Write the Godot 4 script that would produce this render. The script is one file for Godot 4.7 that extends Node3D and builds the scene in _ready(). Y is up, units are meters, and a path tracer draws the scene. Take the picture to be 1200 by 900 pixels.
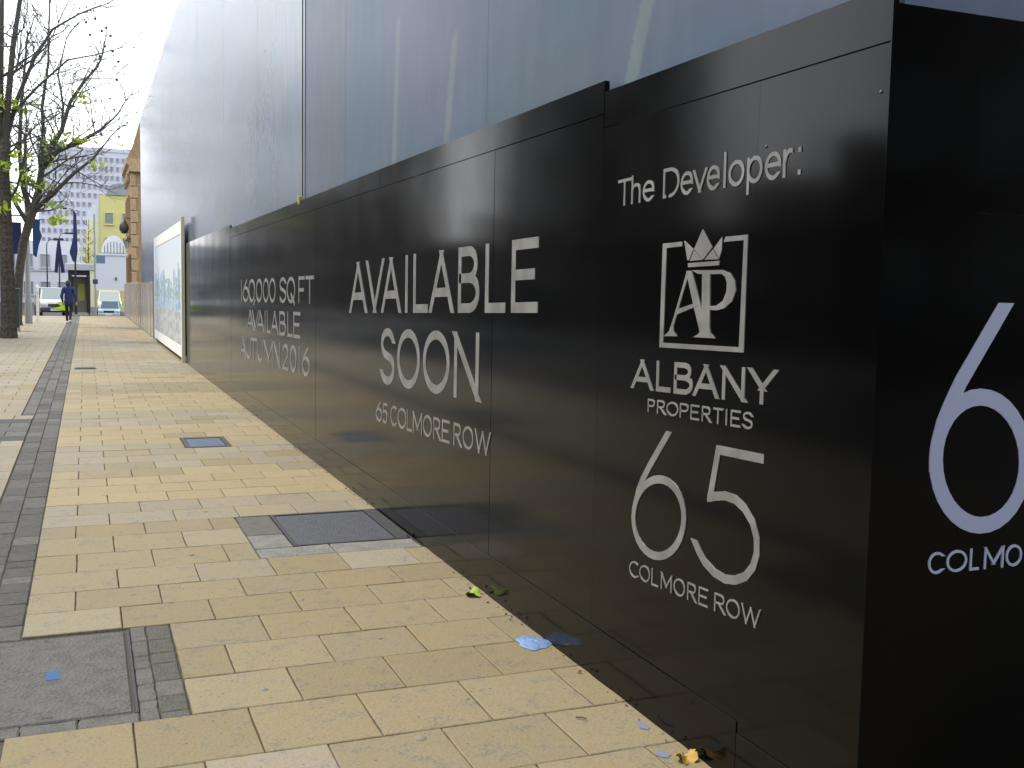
extends Node3D

const H := 1.55            # eye height
const WX := 1.9            # front face of the hoarding
const ZC := -2.1875        # its corner
var rng := RandomNumberGenerator.new()
var M := {}

var ROWS = {
	"dev": [[-3.66, 1.8872, 1.9864, -2.533, 1.9008, 2.0134], 0.115, "TheDeveloper:", [-3.66, -3.551, -3.551, -3.48, -3.463, -3.379, -3.316, -3.206, -3.197, -3.117, -3.117, -3.031, -3.031, -2.954, -2.939, -2.914, -2.905, -2.818, -2.803, -2.722, -2.71, -2.63, -2.621, -2.573, -2.554, -2.533]],
	"av": [[-8.097, 1.3735, 1.7582, -4.418, 1.4624, 1.8062], 0.145, "AVAILABLE", [-8.097, -7.577, -7.582, -7.096, -7.143, -6.676, -6.585, -6.492, -6.386, -6.079, -6.044, -5.611, -5.526, -5.186, -5.102, -4.817, -4.741, -4.418]],
	"soon": [[-7.171, 0.905, 1.2932, -5.174, 0.98, 1.3415], 0.14, "SOON", [-7.171, -6.798, -6.739, -6.231, -6.164, -5.656, -5.578, -5.174]],
	"col2": [[-7.279, 0.6289, 0.7728, -4.985, 0.7187, 0.8424], 0.12, "65COLMOREROW", [-7.279, -7.116, -7.107, -6.968, -6.893, -6.726, -6.714, -6.517, -6.499, -6.39, -6.362, -6.166, -6.149, -5.971, -5.939, -5.807, -5.778, -5.64, -5.57, -5.441, -5.414, -5.246, -5.22, -4.985]],
	"sq": [[-14.363, 1.365, 1.6595, -9.502, 1.4212, 1.6742], 0.13, "160,000SQFT", [-14.363, -14.185, -14.137, -13.618, -13.599, -13.075, -13.234, -13, -12.977, -12.518, -12.438, -12.029, -11.994, -11.575, -11.326, -10.92, -10.878, -10.424, -10.238, -9.935, -9.883, -9.502]],
	"av2": [[-13.751, 1.0285, 1.2783, -10.149, 1.0756, 1.3323], 0.13, "AVAILABLE", [-13.751, -13.204, -13.305, -12.79, -12.926, -12.4, -12.337, -12.238, -12.152, -11.798, -11.855, -11.408, -11.322, -10.94, -10.841, -10.554, -10.507, -10.149]],
	"aut": [[-14.368, 0.6451, 0.922, -9.688, 0.7418, 1.0111], 0.13, "AUTUMN2016", [-14.368, -13.883, -13.852, -13.398, -13.398, -12.931, -12.863, -12.468, -12.366, -11.743, -11.686, -11.301, -11.123, -10.792, -10.695, -10.35, -10.252, -10.146, -10.06, -9.688]],
	"alb": [[-3.507, 1.2025, 1.313, -2.614, 1.2291, 1.3377], 0.165, "ALBANY", [-3.507, -3.351, -3.324, -3.222, -3.2, -3.077, -3.071, -2.923, -2.899, -2.772, -2.749, -2.614]],
	"prop": [[-3.38, 1.1261, 1.1755, -2.723, 1.1436, 1.1979], 0.135, "PROPERTIES", [-3.38, -3.329, -3.312, -3.256, -3.246, -3.166, -3.155, -3.099, -3.085, -3.03, -3.014, -2.96, -2.946, -2.887, -2.875, -2.862, -2.844, -2.789, -2.779, -2.723]],
	"col1": [[-3.485, 0.4899, 0.5523, -2.645, 0.5382, 0.6], 0.105, "COLMOREROW", [-3.485, -3.409, -3.406, -3.328, -3.315, -3.266, -3.247, -3.171, -3.159, -3.084, -3.068, -3.012, -2.996, -2.939, -2.9, -2.839, -2.831, -2.755, -2.746, -2.645]],
	"colr": [[2.103, 0.8108, 0.8713, 2.442, 0.8094, 0.8721], 0.12, "COLMO", [2.103, 2.162, 2.167, 2.24, 2.25, 2.284, 2.302, 2.372, 2.381, 2.442]],
}
var MARKS = {
	"six": [-3.2363, 1.0599, -3.3523, 0.9333, -3.4027, 0.8736, -3.4318, 0.828, -3.4515, 0.7772, -3.4578, 0.761, -3.4619, 0.7447, -3.4638, 0.7285, -3.4632, 0.7126],
	"ring": [-3.1057, 0.7913, -3.1105, 0.8165, -3.1214, 0.8396, -3.1381, 0.8597, -3.1601, 0.8762, -3.1868, 0.8883, -3.2172, 0.8956, -3.2504, 0.8977, -3.2851, 0.8945, -3.3202, 0.8858, -3.3541, 0.8718, -3.3855, 0.8531, -3.4132, 0.8303, -3.4357, 0.8042, -3.4521, 0.7759, -3.4616, 0.7466, -3.4637, 0.7176, -3.4582, 0.6901, -3.4456, 0.6654, -3.4262, 0.6444, -3.4012, 0.628, -3.3715, 0.6169, -3.3385, 0.6114, -3.3037, 0.6116, -3.2684, 0.6174, -3.2341, 0.6283, -3.2019, 0.6439, -3.1731, 0.6635, -3.1485, 0.6862, -3.129, 0.7113, -3.1151, 0.7378, -3.1073, 0.7647],
	"five": [-2.6737, 1.0627, -2.9079, 1.0555, -2.9472, 0.8923],
	"arc": [-2.9472, 0.8923, -2.9226, 0.8994, -2.8624, 0.9132, -2.8033, 0.9126, -2.75, 0.8945, -2.7041, 0.8591, -2.6792, 0.8142, -2.6762, 0.7676, -2.6932, 0.7219, -2.7312, 0.6823, -2.7868, 0.6556, -2.8453, 0.6446, -2.9069, 0.6494, -2.9656, 0.6697, -3.0025, 0.6963, -3.0228, 0.7162],
	"rsix": [2.3145, 1.5247, 2.1843, 1.3344, 2.1496, 1.2704, 2.1291, 1.2249, 2.1191, 1.1887, 2.1145, 1.1711, 2.1118, 1.1528, 2.1109, 1.134, 2.1119, 1.115],
	"rring": [2.4336, 1.1074, 2.4275, 1.143, 2.4153, 1.1773, 2.3975, 1.209, 2.3748, 1.2368, 2.3482, 1.2596, 2.3187, 1.2767, 2.2876, 1.2874, 2.2561, 1.2914, 2.2253, 1.2886, 2.1964, 1.2793, 2.1705, 1.2638, 2.1484, 1.2427, 2.1309, 1.2169, 2.1186, 1.1873, 2.1121, 1.155, 2.1114, 1.1211, 2.1166, 1.0869, 2.1277, 1.0535, 2.1442, 1.0223, 2.1655, 0.9944, 2.191, 0.9708, 2.2197, 0.9526, 2.2505, 0.9404, 2.2823, 0.9349, 2.3139, 0.9363, 2.3439, 0.9447, 2.3713, 0.9597, 2.3947, 0.9809, 2.4134, 1.0074, 2.4264, 1.0382, 2.4332, 1.072],
	"frame_t1": [-3.3064, 1.734, -3.1748, 1.7359, -3.1738, 1.7204, -3.2789, 1.7176],
	"frame_t2": [-2.9088, 1.7413, -2.7861, 1.7431, -2.8069, 1.7267, -2.9191, 1.7253],
	"frame_l": [-3.3064, 1.734, -3.2789, 1.7176, -3.283, 1.3842, -3.3088, 1.3667],
	"frame_r": [-2.7861, 1.7431, -2.7861, 1.3785, -2.8128, 1.394, -2.8069, 1.7267],
	"frame_b": [-3.3088, 1.3667, -3.283, 1.3842, -2.8128, 1.394, -2.7861, 1.3785],
	"crown_a": [-3.161, 1.738, -3.1007, 1.7068, -3.1283, 1.67, -3.1383, 1.6732],
	"crown_b": [-3.0471, 1.7719, -2.9864, 1.7102, -3.0381, 1.6725, -3.096, 1.7087],
	"crown_c": [-3.0966, 1.7027, -3.0454, 1.6712, -3.1205, 1.6688],
	"crown_d": [-2.928, 1.7425, -2.9295, 1.6977, -2.9421, 1.6738, -2.9771, 1.706],
	"crown_e": [-2.9823, 1.7032, -2.9463, 1.671, -3.0296, 1.6709],
	"crown_f": [-3.1337, 1.6619, -2.939, 1.6659, -2.9424, 1.6514, -3.1309, 1.648],
	"A_leg": [-3.1397, 1.6323, -3.1262, 1.6193, -3.1484, 1.5809, -3.1821, 1.5132, -3.2155, 1.4441, -3.2113, 1.4258, -3.1921, 1.4114, -3.2813, 1.4074, -3.2455, 1.426, -3.2266, 1.4569, -3.1901, 1.5287, -3.1589, 1.5912],
	"A_thick": [-3.14, 1.6364, -3.1078, 1.636, -3.081, 1.5912, -3.0468, 1.5283, -3.0186, 1.4662, -3.016, 1.4237, -3.0374, 1.4228, -3.0859, 1.515, -3.1193, 1.5861],
	"A_bar": [-3.1966, 1.4857, -3.1817, 1.5069, -3.063, 1.5306, -3.052, 1.5217, -3.0905, 1.5119],
	"P_stem": [-3.038, 1.6261, -2.9901, 1.6256, -2.9825, 1.4475, -2.9741, 1.429, -2.9533, 1.4151, -3.0814, 1.4132, -3.0489, 1.4258, -3.0313, 1.4457],
	"P_top": [-3.1079, 1.638, -2.9908, 1.6365, -2.9899, 1.6232, -3.066, 1.6249],
	"P_bowl": [-2.9944, 1.6365, -2.9239, 1.6366, -2.8756, 1.6254, -2.8468, 1.5981, -2.8392, 1.5719, -2.8573, 1.5375, -2.9012, 1.5136, -2.9465, 1.5059, -2.9891, 1.5079, -2.9897, 1.5188, -2.9475, 1.5215, -2.9106, 1.5377, -2.8916, 1.5669, -2.8909, 1.5958, -2.9024, 1.6141, -2.9231, 1.6235, -2.9936, 1.6232],
}

# ---------------------------------------------------------------- helpers
func lin(r: float, g: float, b: float) -> Color:
	return Color(r, g, b).linear_to_srgb()

func mat(c: Color, rough := 0.8, metal := 0.0, spec := 0.5) -> StandardMaterial3D:
	var m := StandardMaterial3D.new()
	m.albedo_color = c
	m.roughness = rough
	m.metallic = metal
	m.metallic_specular = spec
	return m

func mb() -> SurfaceTool:
	var st := SurfaceTool.new()
	st.begin(Mesh.PRIMITIVE_TRIANGLES)
	st.set_smooth_group(-1)
	return st

func tri(st: SurfaceTool, a: Vector3, b: Vector3, c: Vector3) -> void:
	st.add_vertex(a); st.add_vertex(b); st.add_vertex(c)

func quad(st: SurfaceTool, a: Vector3, b: Vector3, c: Vector3, d: Vector3) -> void:
	tri(st, a, b, c); tri(st, a, c, d)

# a box from lo to hi, its edges chamfered by e
func bx(st: SurfaceTool, lo: Vector3, hi: Vector3, e := 0.0, xf := Transform3D()) -> void:
	if e <= 0.0:
		var p := []
		for i in 8:
			p.append(xf * Vector3(hi.x if i & 1 else lo.x, hi.y if i & 2 else lo.y, hi.z if i & 4 else lo.z))
		for f in [[0, 2, 3, 1], [4, 5, 7, 6], [0, 1, 5, 4], [2, 6, 7, 3], [0, 4, 6, 2], [1, 3, 7, 5]]:
			quad(st, p[f[0]], p[f[3]], p[f[2]], p[f[1]])
		return
	var c := (lo + hi) / 2.0
	var s := (hi - lo) / 2.0
	for ax in 3:
		for sg: float in [-1.0, 1.0]:
			var u := (ax + 1) % 3
			var v := (ax + 2) % 3
			var q := []
			for k: Array in [[-1.0, -1.0], [1.0, -1.0], [1.0, 1.0], [-1.0, 1.0]]:
				var w := Vector3.ZERO
				w[ax] = sg * s[ax]; w[u] = k[0] * (s[u] - e); w[v] = k[1] * (s[v] - e)
				q.append(xf * (c + w))
			if sg > 0: quad(st, q[0], q[3], q[2], q[1])
			else: quad(st, q[0], q[1], q[2], q[3])
		for sa: float in [-1.0, 1.0]:
			for sb: float in [-1.0, 1.0]:
				var u := (ax + 1) % 3
				var v := (ax + 2) % 3
				var q := []
				for k: Array in [[-1.0, 0], [1.0, 0], [1.0, 1], [-1.0, 1]]:
					var w := Vector3.ZERO
					w[ax] = k[0] * (s[ax] - e)
					w[u] = sa * (s[u] - (e if k[1] == 0 else 0.0))
					w[v] = sb * (s[v] - (0.0 if k[1] == 0 else e))
					q.append(xf * (c + w))
				if sa * sb > 0: quad(st, q[0], q[1], q[2], q[3])
				else: quad(st, q[0], q[3], q[2], q[1])
	for i in 8:
		var g := Vector3(1 if i & 1 else -1, 1 if i & 2 else -1, 1 if i & 4 else -1)
		var a: Vector3 = xf * (c + g * Vector3(s.x, s.y - e, s.z - e))
		var b: Vector3 = xf * (c + g * Vector3(s.x - e, s.y, s.z - e))
		var d: Vector3 = xf * (c + g * Vector3(s.x - e, s.y - e, s.z))
		if g.x * g.y * g.z > 0: tri(st, a, d, b)
		else: tri(st, a, b, d)

func tube(st: SurfaceTool, pts: Array, radii: Array, n := 8, smooth := true) -> void:
	st.set_smooth_group(0 if smooth else -1)
	var rings := []
	var side := Vector3(0.31, 0.17, 0.93)
	for i in pts.size():
		var d: Vector3 = (pts[mini(i + 1, pts.size() - 1)] - pts[maxi(i - 1, 0)]).normalized()
		var a := side.cross(d)
		if a.length() < 0.05: a = Vector3(1, 0.1, 0).cross(d)
		a = a.normalized()
		var b := d.cross(a)
		var ring := []
		for k in n:
			var t := TAU * k / n
			ring.append(pts[i] + (a * cos(t) + b * sin(t)) * radii[i])
		rings.append(ring)
	for i in pts.size() - 1:
		for k in n:
			var k2 := (k + 1) % n
			quad(st, rings[i][k], rings[i][k2], rings[i + 1][k2], rings[i + 1][k])
	st.set_smooth_group(-1)
	for k in n - 2:
		tri(st, rings[0][0], rings[0][k + 2], rings[0][k + 1])
		var z: Array = rings[-1]
		tri(st, z[0], z[k + 1], z[k + 2])

# solid of revolution about +y, profile of Vector2(radius, height)
func lathe(st: SurfaceTool, at: Vector3, prof: Array, n := 16, basis := Basis()) -> void:
	st.set_smooth_group(0)
	for i in prof.size() - 1:
		for k in n:
			var t0 := TAU * k / n
			var t1 := TAU * (k + 1) / n
			var f := func(p: Vector2, t: float) -> Vector3: return at + basis * Vector3(p.x * cos(t), p.y, p.x * sin(t))
			quad(st, f.call(prof[i], t0), f.call(prof[i + 1], t0), f.call(prof[i + 1], t1), f.call(prof[i], t1))
	st.set_smooth_group(-1)

# prism: a polygon (Vector2) in the plane o + x*ax + y*ay, pushed out by dv
func prism(st: SurfaceTool, poly: PackedVector2Array, o: Vector3, ax: Vector3, ay: Vector3, dv: Vector3) -> void:
	if Geometry2D.is_polygon_clockwise(poly): poly.reverse()
	var f := func(p: Vector2) -> Vector3: return o + ax * p.x + ay * p.y
	var t := Geometry2D.triangulate_polygon(poly)
	var flip: bool = ax.cross(ay).dot(dv) > 0
	for i in range(0, t.size(), 3):
		var a: Vector3 = f.call(poly[t[i]])
		var b: Vector3 = f.call(poly[t[i + 1]])
		var c: Vector3 = f.call(poly[t[i + 2]])
		var nrm := (b - a).cross(c - a)
		if nrm.dot(dv) > 0: tri(st, a + dv, c + dv, b + dv); tri(st, a, b, c)
		else: tri(st, a + dv, b + dv, c + dv); tri(st, a, c, b)
	for i in poly.size():
		var a: Vector3 = f.call(poly[i])
		var b: Vector3 = f.call(poly[(i + 1) % poly.size()])
		if flip: quad(st, a, a + dv, b + dv, b)
		else: quad(st, a, b, b + dv, a + dv)

func obj(called: String, st: SurfaceTool, m: Material, parent: Node = self) -> MeshInstance3D:
	st.generate_normals()
	var o := MeshInstance3D.new()
	o.mesh = st.commit()
	o.material_override = m
	o.name = called
	parent.add_child(o, true)
	return o

func piece(called: String, lo: Vector3, hi: Vector3, m: Material, parent: Node, e := 0.0) -> MeshInstance3D:
	var st := mb()
	bx(st, lo, hi, e)
	return obj(called, st, m, parent)

func tag(o: Node, label: String, category: String, group := "") -> Node:
	o.set_meta("label", label)
	o.set_meta("category", category)
	if group: o.set_meta("group", group)
	return o

func thing(called: String, label: String, category: String, at := Vector3.ZERO, group := "", turn := 0.0) -> Node3D:
	var o := Node3D.new()
	o.name = called
	add_child(o, true)
	o.position = at
	o.rotation.y = turn
	tag(o, label, category, group)
	return o

func setting(called: String, at := Vector3.ZERO) -> Node3D:
	var o := Node3D.new()
	o.name = called
	add_child(o, true)
	o.position = at
	o.set_meta("kind", "structure")
	return o

# ---------------------------------------------------------------- textures
func noise_image(size: int, freq: float, octaves: int, sd: int, warp := 0.0, kind := FastNoiseLite.TYPE_SIMPLEX_SMOOTH) -> Image:
	var n := FastNoiseLite.new()
	n.seed = sd
	n.noise_type = kind
	n.frequency = freq
	n.fractal_octaves = octaves
	if warp > 0:
		n.domain_warp_enabled = true
		n.domain_warp_amplitude = warp
		n.domain_warp_frequency = freq * 1.3
	return n.get_seamless_image(size, size)

# blends stops of colour (linear values) by a coarse and a fine noise
func stone_texture(size: int, stops: Array, coarse: Image, fine: Image, share := 0.7, specks := 0.0) -> ImageTexture:
	var im := Image.create(size, size, false, Image.FORMAT_RGB8)
	var r := RandomNumberGenerator.new()
	r.seed = 5
	for y in size:
		for x in size:
			var v := coarse.get_pixel(x, y).r * share + fine.get_pixel(x, y).r * (1.0 - share)
			v = clampf((v - 0.30) / 0.40, 0.0, 0.999) * (stops.size() - 1)
			var i := int(v)
			var c: Color = stops[i].lerp(stops[i + 1], v - i)
			c = c * (1.0 + specks * (r.randf() - 0.5))
			im.set_pixel(x, y, Color(clampf(c.r, 0, 1), clampf(c.g, 0, 1), clampf(c.b, 0, 1)).linear_to_srgb())
	if specks > 0.21:
		for k in 26:   # small dark inclusions in the stone
			var cx := r.randi() % size
			var cy := r.randi() % size
			var rad := r.randf_range(0.8, 2.2)
			for dy in range(-2, 3):
				for dx in range(-2, 3):
					if Vector2(dx, dy).length() <= rad:
						var q := Vector2i(posmod(cx + dx, size), posmod(cy + dy, size))
						im.set_pixelv(q, im.get_pixelv(q).darkened(0.3))
	return ImageTexture.create_from_image(im)

func grey_texture(im: Image, lo: float, hi: float) -> ImageTexture:
	var o := Image.create(im.get_width(), im.get_height(), false, Image.FORMAT_RGB8)
	for y in im.get_height():
		for x in im.get_width():
			var v := lerpf(lo, hi, clampf((im.get_pixel(x, y).r - 0.2) / 0.6, 0, 1))
			o.set_pixel(x, y, Color(v, v, v))
	return ImageTexture.create_from_image(o)

func bump(im: Image, scale: float) -> ImageTexture:
	var n: Image = im.duplicate()
	n.convert(Image.FORMAT_RGBA8)
	n.bump_map_to_normal_map(scale)
	return ImageTexture.create_from_image(n)

func triplanar(m: StandardMaterial3D, s: float) -> void:
	m.uv1_triplanar = true
	m.uv1_world_triplanar = true
	m.uv1_scale = Vector3(s, s, s)

func build_materials() -> void:
	var swirl := noise_image(512, 0.010, 4, 11, 60.0)
	var veins := noise_image(512, 0.030, 3, 15, 40.0)
	var grain := noise_image(512, 0.11, 3, 12)
	for y in 512:
		for x in 512:
			var q := swirl.get_pixel(x, y).r * 0.5 + veins.get_pixel(x, y).r * 0.5
			swirl.set_pixel(x, y, Color(q, q, q))
	var cloudy := noise_image(256, 0.012, 3, 13)
	var rough := noise_image(256, 0.08, 4, 14)
	# sandstone: neutral multipliers, the slab's tone is its albedo
	var sand := stone_texture(512, [Color(0.70, 0.72, 0.76), Color(0.84, 0.84, 0.84), Color(0.96, 0.93, 0.87), Color(1.0, 0.95, 0.82), Color(0.86, 0.79, 0.67), Color(1.0, 0.97, 0.9)], swirl, grain, 0.62, 0.22)
	var sand_bump := bump(grain, 3.0)
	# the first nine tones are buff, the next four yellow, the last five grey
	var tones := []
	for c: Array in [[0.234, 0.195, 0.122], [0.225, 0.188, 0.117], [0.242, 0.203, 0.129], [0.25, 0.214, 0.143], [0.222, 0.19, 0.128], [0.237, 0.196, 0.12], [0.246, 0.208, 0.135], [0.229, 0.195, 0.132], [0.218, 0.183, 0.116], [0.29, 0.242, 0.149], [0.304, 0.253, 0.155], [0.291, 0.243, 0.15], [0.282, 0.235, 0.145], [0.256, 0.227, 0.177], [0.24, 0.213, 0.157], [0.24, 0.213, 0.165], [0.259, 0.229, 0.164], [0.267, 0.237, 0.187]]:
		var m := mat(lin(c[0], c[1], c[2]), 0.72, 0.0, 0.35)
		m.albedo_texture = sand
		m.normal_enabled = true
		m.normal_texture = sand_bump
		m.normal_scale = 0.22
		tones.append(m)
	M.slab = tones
	var granite := stone_texture(256, [Color(0.62, 0.63, 0.66), Color(0.85, 0.85, 0.85), Color(1.0, 0.98, 0.95)], cloudy, rough, 0.45, 0.5)
	var rbump := bump(rough, 4.0)
	var setts := []
	for c: Array in [[0.088, 0.083, 0.073], [0.112, 0.106, 0.093], [0.074, 0.071, 0.065], [0.132, 0.125, 0.109], [0.100, 0.093, 0.079]]:
		var m := mat(lin(c[0], c[1], c[2]), 0.75, 0.0, 0.35)
		m.albedo_texture = granite
		m.normal_enabled = true
		m.normal_texture = rbump
		m.normal_scale = 0.7
		triplanar(m, 3.1)
		setts.append(m)
	M.sett = setts
	var dressed := func(c: Color, r: float, tex: Texture2D, s: float, nrm: Texture2D = null, ns := 0.6, metal := 0.0) -> StandardMaterial3D:
		var m := mat(c, r, metal, 0.4)
		m.albedo_texture = tex
		if nrm:
			m.normal_enabled = true
			m.normal_texture = nrm
			m.normal_scale = ns
		triplanar(m, s)
		return m
	M.concrete = dressed.call(lin(0.128, 0.124, 0.113), 0.85, granite, 2.3, rbump, 0.9)
	M.surround = dressed.call(lin(0.21, 0.205, 0.185), 0.85, granite, 2.0, rbump, 0.6)
	M.iron = dressed.call(lin(0.085, 0.086, 0.098), 0.55, granite, 3.0, rbump, 0.9, 0.25)
	M.iron_blue = dressed.call(lin(0.09, 0.12, 0.18), 0.55, granite, 3.0, rbump, 0.8, 0.2)
	M.iron_dark = dressed.call(lin(0.045, 0.045, 0.047), 0.6, granite, 3.0)
	M.joint = dressed.call(lin(0.085, 0.073, 0.055), 0.95, granite, 3.0)
	M.asphalt = dressed.call(lin(0.055, 0.055, 0.056), 0.9, granite, 1.1, rbump, 0.8)
	M.kerb = dressed.call(lin(0.22, 0.21, 0.20), 0.85, granite, 1.4)
	# the hoarding's black film
	var wave := noise_image(256, 0.006, 2, 21)
	for k in 3:
		var m := mat(lin(0.001, 0.001, 0.001), 0.17, 0.0, [0.32, 0.32, 0.33][k])
		m.roughness_texture = grey_texture(cloudy, 0.8, 1.0) if k == 0 else M.black0.roughness_texture
		m.roughness = [0.135, 0.13, 0.14][k]
		m.roughness_texture_channel = BaseMaterial3D.TEXTURE_CHANNEL_RED
		m.normal_enabled = true
		m.normal_texture = bump(wave, 6.0) if k == 0 else M.black0.normal_texture
		m.normal_scale = 0.015
		triplanar(m, 0.45)
		m.uv1_offset = Vector3(0.37 * k, 0.21 * k, 0.53 * k)
		M["black%d" % k] = m
	M.edge_strip = mat(lin(0.10, 0.10, 0.098), 0.4, 0.6)
	M.silver = dressed.call(lin(0.33, 0.33, 0.328), 0.42, grey_texture(cloudy, 0.86, 1.0), 1.7, null, 0.0, 0.3)
	M.vinyl = mat(lin(0.34, 0.36, 0.49), 0.45, 0.0)  # white vinyl; the bluish cast of skylight is put into its colour
	M.limb = mat(lin(0.055, 0.05, 0.04), 0.9)
	M.bark = dressed.call(lin(0.10, 0.084, 0.070), 0.95, stone_texture(256, [Color(0.45, 0.42, 0.4), Color(0.8, 0.78, 0.74), Color(1, 0.98, 0.92)], noise_image(256, 0.03, 3, 31, 20.0), rough, 0.65), 0.9, bump(noise_image(256, 0.05, 3, 32, 12.0), 8.0), 1.0)
	M.twig = mat(lin(0.07, 0.066, 0.055), 0.9)
	var lf := mat(lin(0.26, 0.36, 0.025), 0.6)
	lf.backlight_enabled = true
	lf.backlight = lin(0.28, 0.36, 0.02)
	lf.cull_mode = BaseMaterial3D.CULL_DISABLED
	M.leaf = lf
	M.noise_cloudy = cloudy
	M.noise_rough = rough

# ---------------------------------------------------------------- lettering
func ell(cx: float, cy: float, rx: float, ry: float, a0: float, a1: float, n := 18) -> Array:
	var o := []
	for i in n + 1:
		var a := deg_to_rad(lerpf(a0, a1, float(i) / n))
		o.append(Vector2(cx + rx * cos(a), cy + ry * sin(a)))
	return o

# centre lines of a character in a unit box
func strokes(ch: String) -> Array:
	var V := func(a: Array) -> Array:
		var o := []
		for i in range(0, a.size(), 2): o.append(Vector2(a[i], a[i + 1]))
		return o
	match ch:
		"A": return [V.call([0, 0, 0.5, 1]), V.call([0.5, 1, 1, 0]), V.call([0.24, 0.3, 0.76, 0.3])]
		"V": return [V.call([0, 1, 0.5, 0]), V.call([0.5, 0, 1, 1])]
		"I", "1": return [V.call([0.5, 0, 0.5, 1])]
		"L": return [V.call([0, 1, 0, 0, 1, 0])]
		"E": return [V.call([1, 1, 0, 1, 0, 0, 1, 0]), V.call([0.1, 0.52, 0.86, 0.52])]
		"F": return [V.call([1, 1, 0, 1, 0, 0]), V.call([0.1, 0.5, 0.85, 0.5])]
		"T": return [V.call([0, 1, 1, 1]), V.call([0.5, 0.95, 0.5, 0])]
		"N": return [V.call([0, 0, 0, 1]), V.call([0, 1, 1, 0]), V.call([1, 0, 1, 1])]
		"M": return [V.call([0, 0, 0, 1]), V.call([0, 1, 0.5, 0.2]), V.call([0.5, 0.2, 1, 1]), V.call([1, 1, 1, 0])]
		"W": return [V.call([0, 1, 0.25, 0]), V.call([0.25, 0, 0.5, 0.95]), V.call([0.5, 0.95, 0.75, 0]), V.call([0.75, 0, 1, 1])]
		"Y": return [V.call([0, 1, 0.5, 0.45]), V.call([1, 1, 0.5, 0.45]), V.call([0.5, 0.5, 0.5, 0])]
		"U": return [[Vector2(0, 1)] + ell(0.5, 0.36, 0.5, 0.36, 180, 360) + [Vector2(1, 1)]]
		"O", "0": return [ell(0.5, 0.5, 0.5, 0.5, 0, 360, 32)]
		"Q": return [ell(0.5, 0.5, 0.5, 0.5, 0, 360, 32), V.call([0.55, 0.28, 0.95, -0.08])]
		"C": return [ell(0.52, 0.5, 0.52, 0.5, 52, 308, 24)]
		"S": return [ell(0.5, 0.755, 0.44, 0.245, 25, 235, 14) + ell(0.5, 0.25, 0.48, 0.25, 62, -152, 16)]
		"B": return [[Vector2(0, 0.53), Vector2(0, 1)] + ell(0.52, 0.765, 0.36, 0.235, 90, -90, 12) + [Vector2(0.05, 0.53)], [Vector2(0, 0.53), Vector2(0, 0)] + ell(0.55, 0.265, 0.45, 0.265, -90, 90, 12) + [Vector2(0.05, 0.53)]]
		"D": return [[Vector2(0.3, 0), Vector2(0, 0), Vector2(0, 1)] + ell(0.38, 0.5, 0.62, 0.5, 90, -90, 18) + [Vector2(0.25, 0)]]
		"P": return [[Vector2(0, 0), Vector2(0, 1)] + ell(0.55, 0.74, 0.45, 0.26, 90, -90, 12) + [Vector2(0.05, 0.48)]]
		"R": return [[Vector2(0, 0), Vector2(0, 1)] + ell(0.52, 0.745, 0.42, 0.255, 90, -90, 12) + [Vector2(0.05, 0.49)], V.call([0.42, 0.47, 1, 0])]
		"6": return [ell(0.5, 0.33, 0.5, 0.33, 0, 360, 26), V.call([0.72, 1, 0.18, 0.62, 0.02, 0.4])]
		"5": return [V.call([0.95, 1, 0.2, 1, 0.12, 0.55]) + ell(0.47, 0.32, 0.5, 0.32, 110, -130, 16)]
		"2": return [ell(0.48, 0.72, 0.46, 0.28, 165, -25, 14) + [Vector2(0, 0), Vector2(1, 0)]]
		",": return [V.call([0.7, 0.0, 0.3, -0.16])]
		":": return [V.call([0.5, 0.02, 0.5, 0.03]), V.call([0.5, 0.66, 0.5, 0.67])]
		"h": return [V.call([0, 0, 0, 1.06]), [Vector2(0, 0.4)] + ell(0.5, 0.4, 0.5, 0.31, 150, 0, 10) + [Vector2(1, 0)]]
		"e": return [ell(0.5, 0.35, 0.5, 0.36, 0, 312, 22), V.call([0.1, 0.38, 0.98, 0.38])]
		"v": return [V.call([0, 0.7, 0.5, 0]), V.call([0.5, 0, 1, 0.7])]
		"l": return [V.call([0.5, 0, 0.5, 1.06])]
		"o": return [ell(0.5, 0.35, 0.5, 0.36, 0, 360, 26)]
		"p": return [V.call([0, 0.7, 0, -0.34]), ell(0.5, 0.35, 0.5, 0.36, 0, 360, 26)]
		"r": return [V.call([0, 0, 0, 0.7]), [Vector2(0, 0.35)] + ell(0.75, 0.3, 0.7, 0.4, 150, 78, 6)]
	return []

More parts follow.
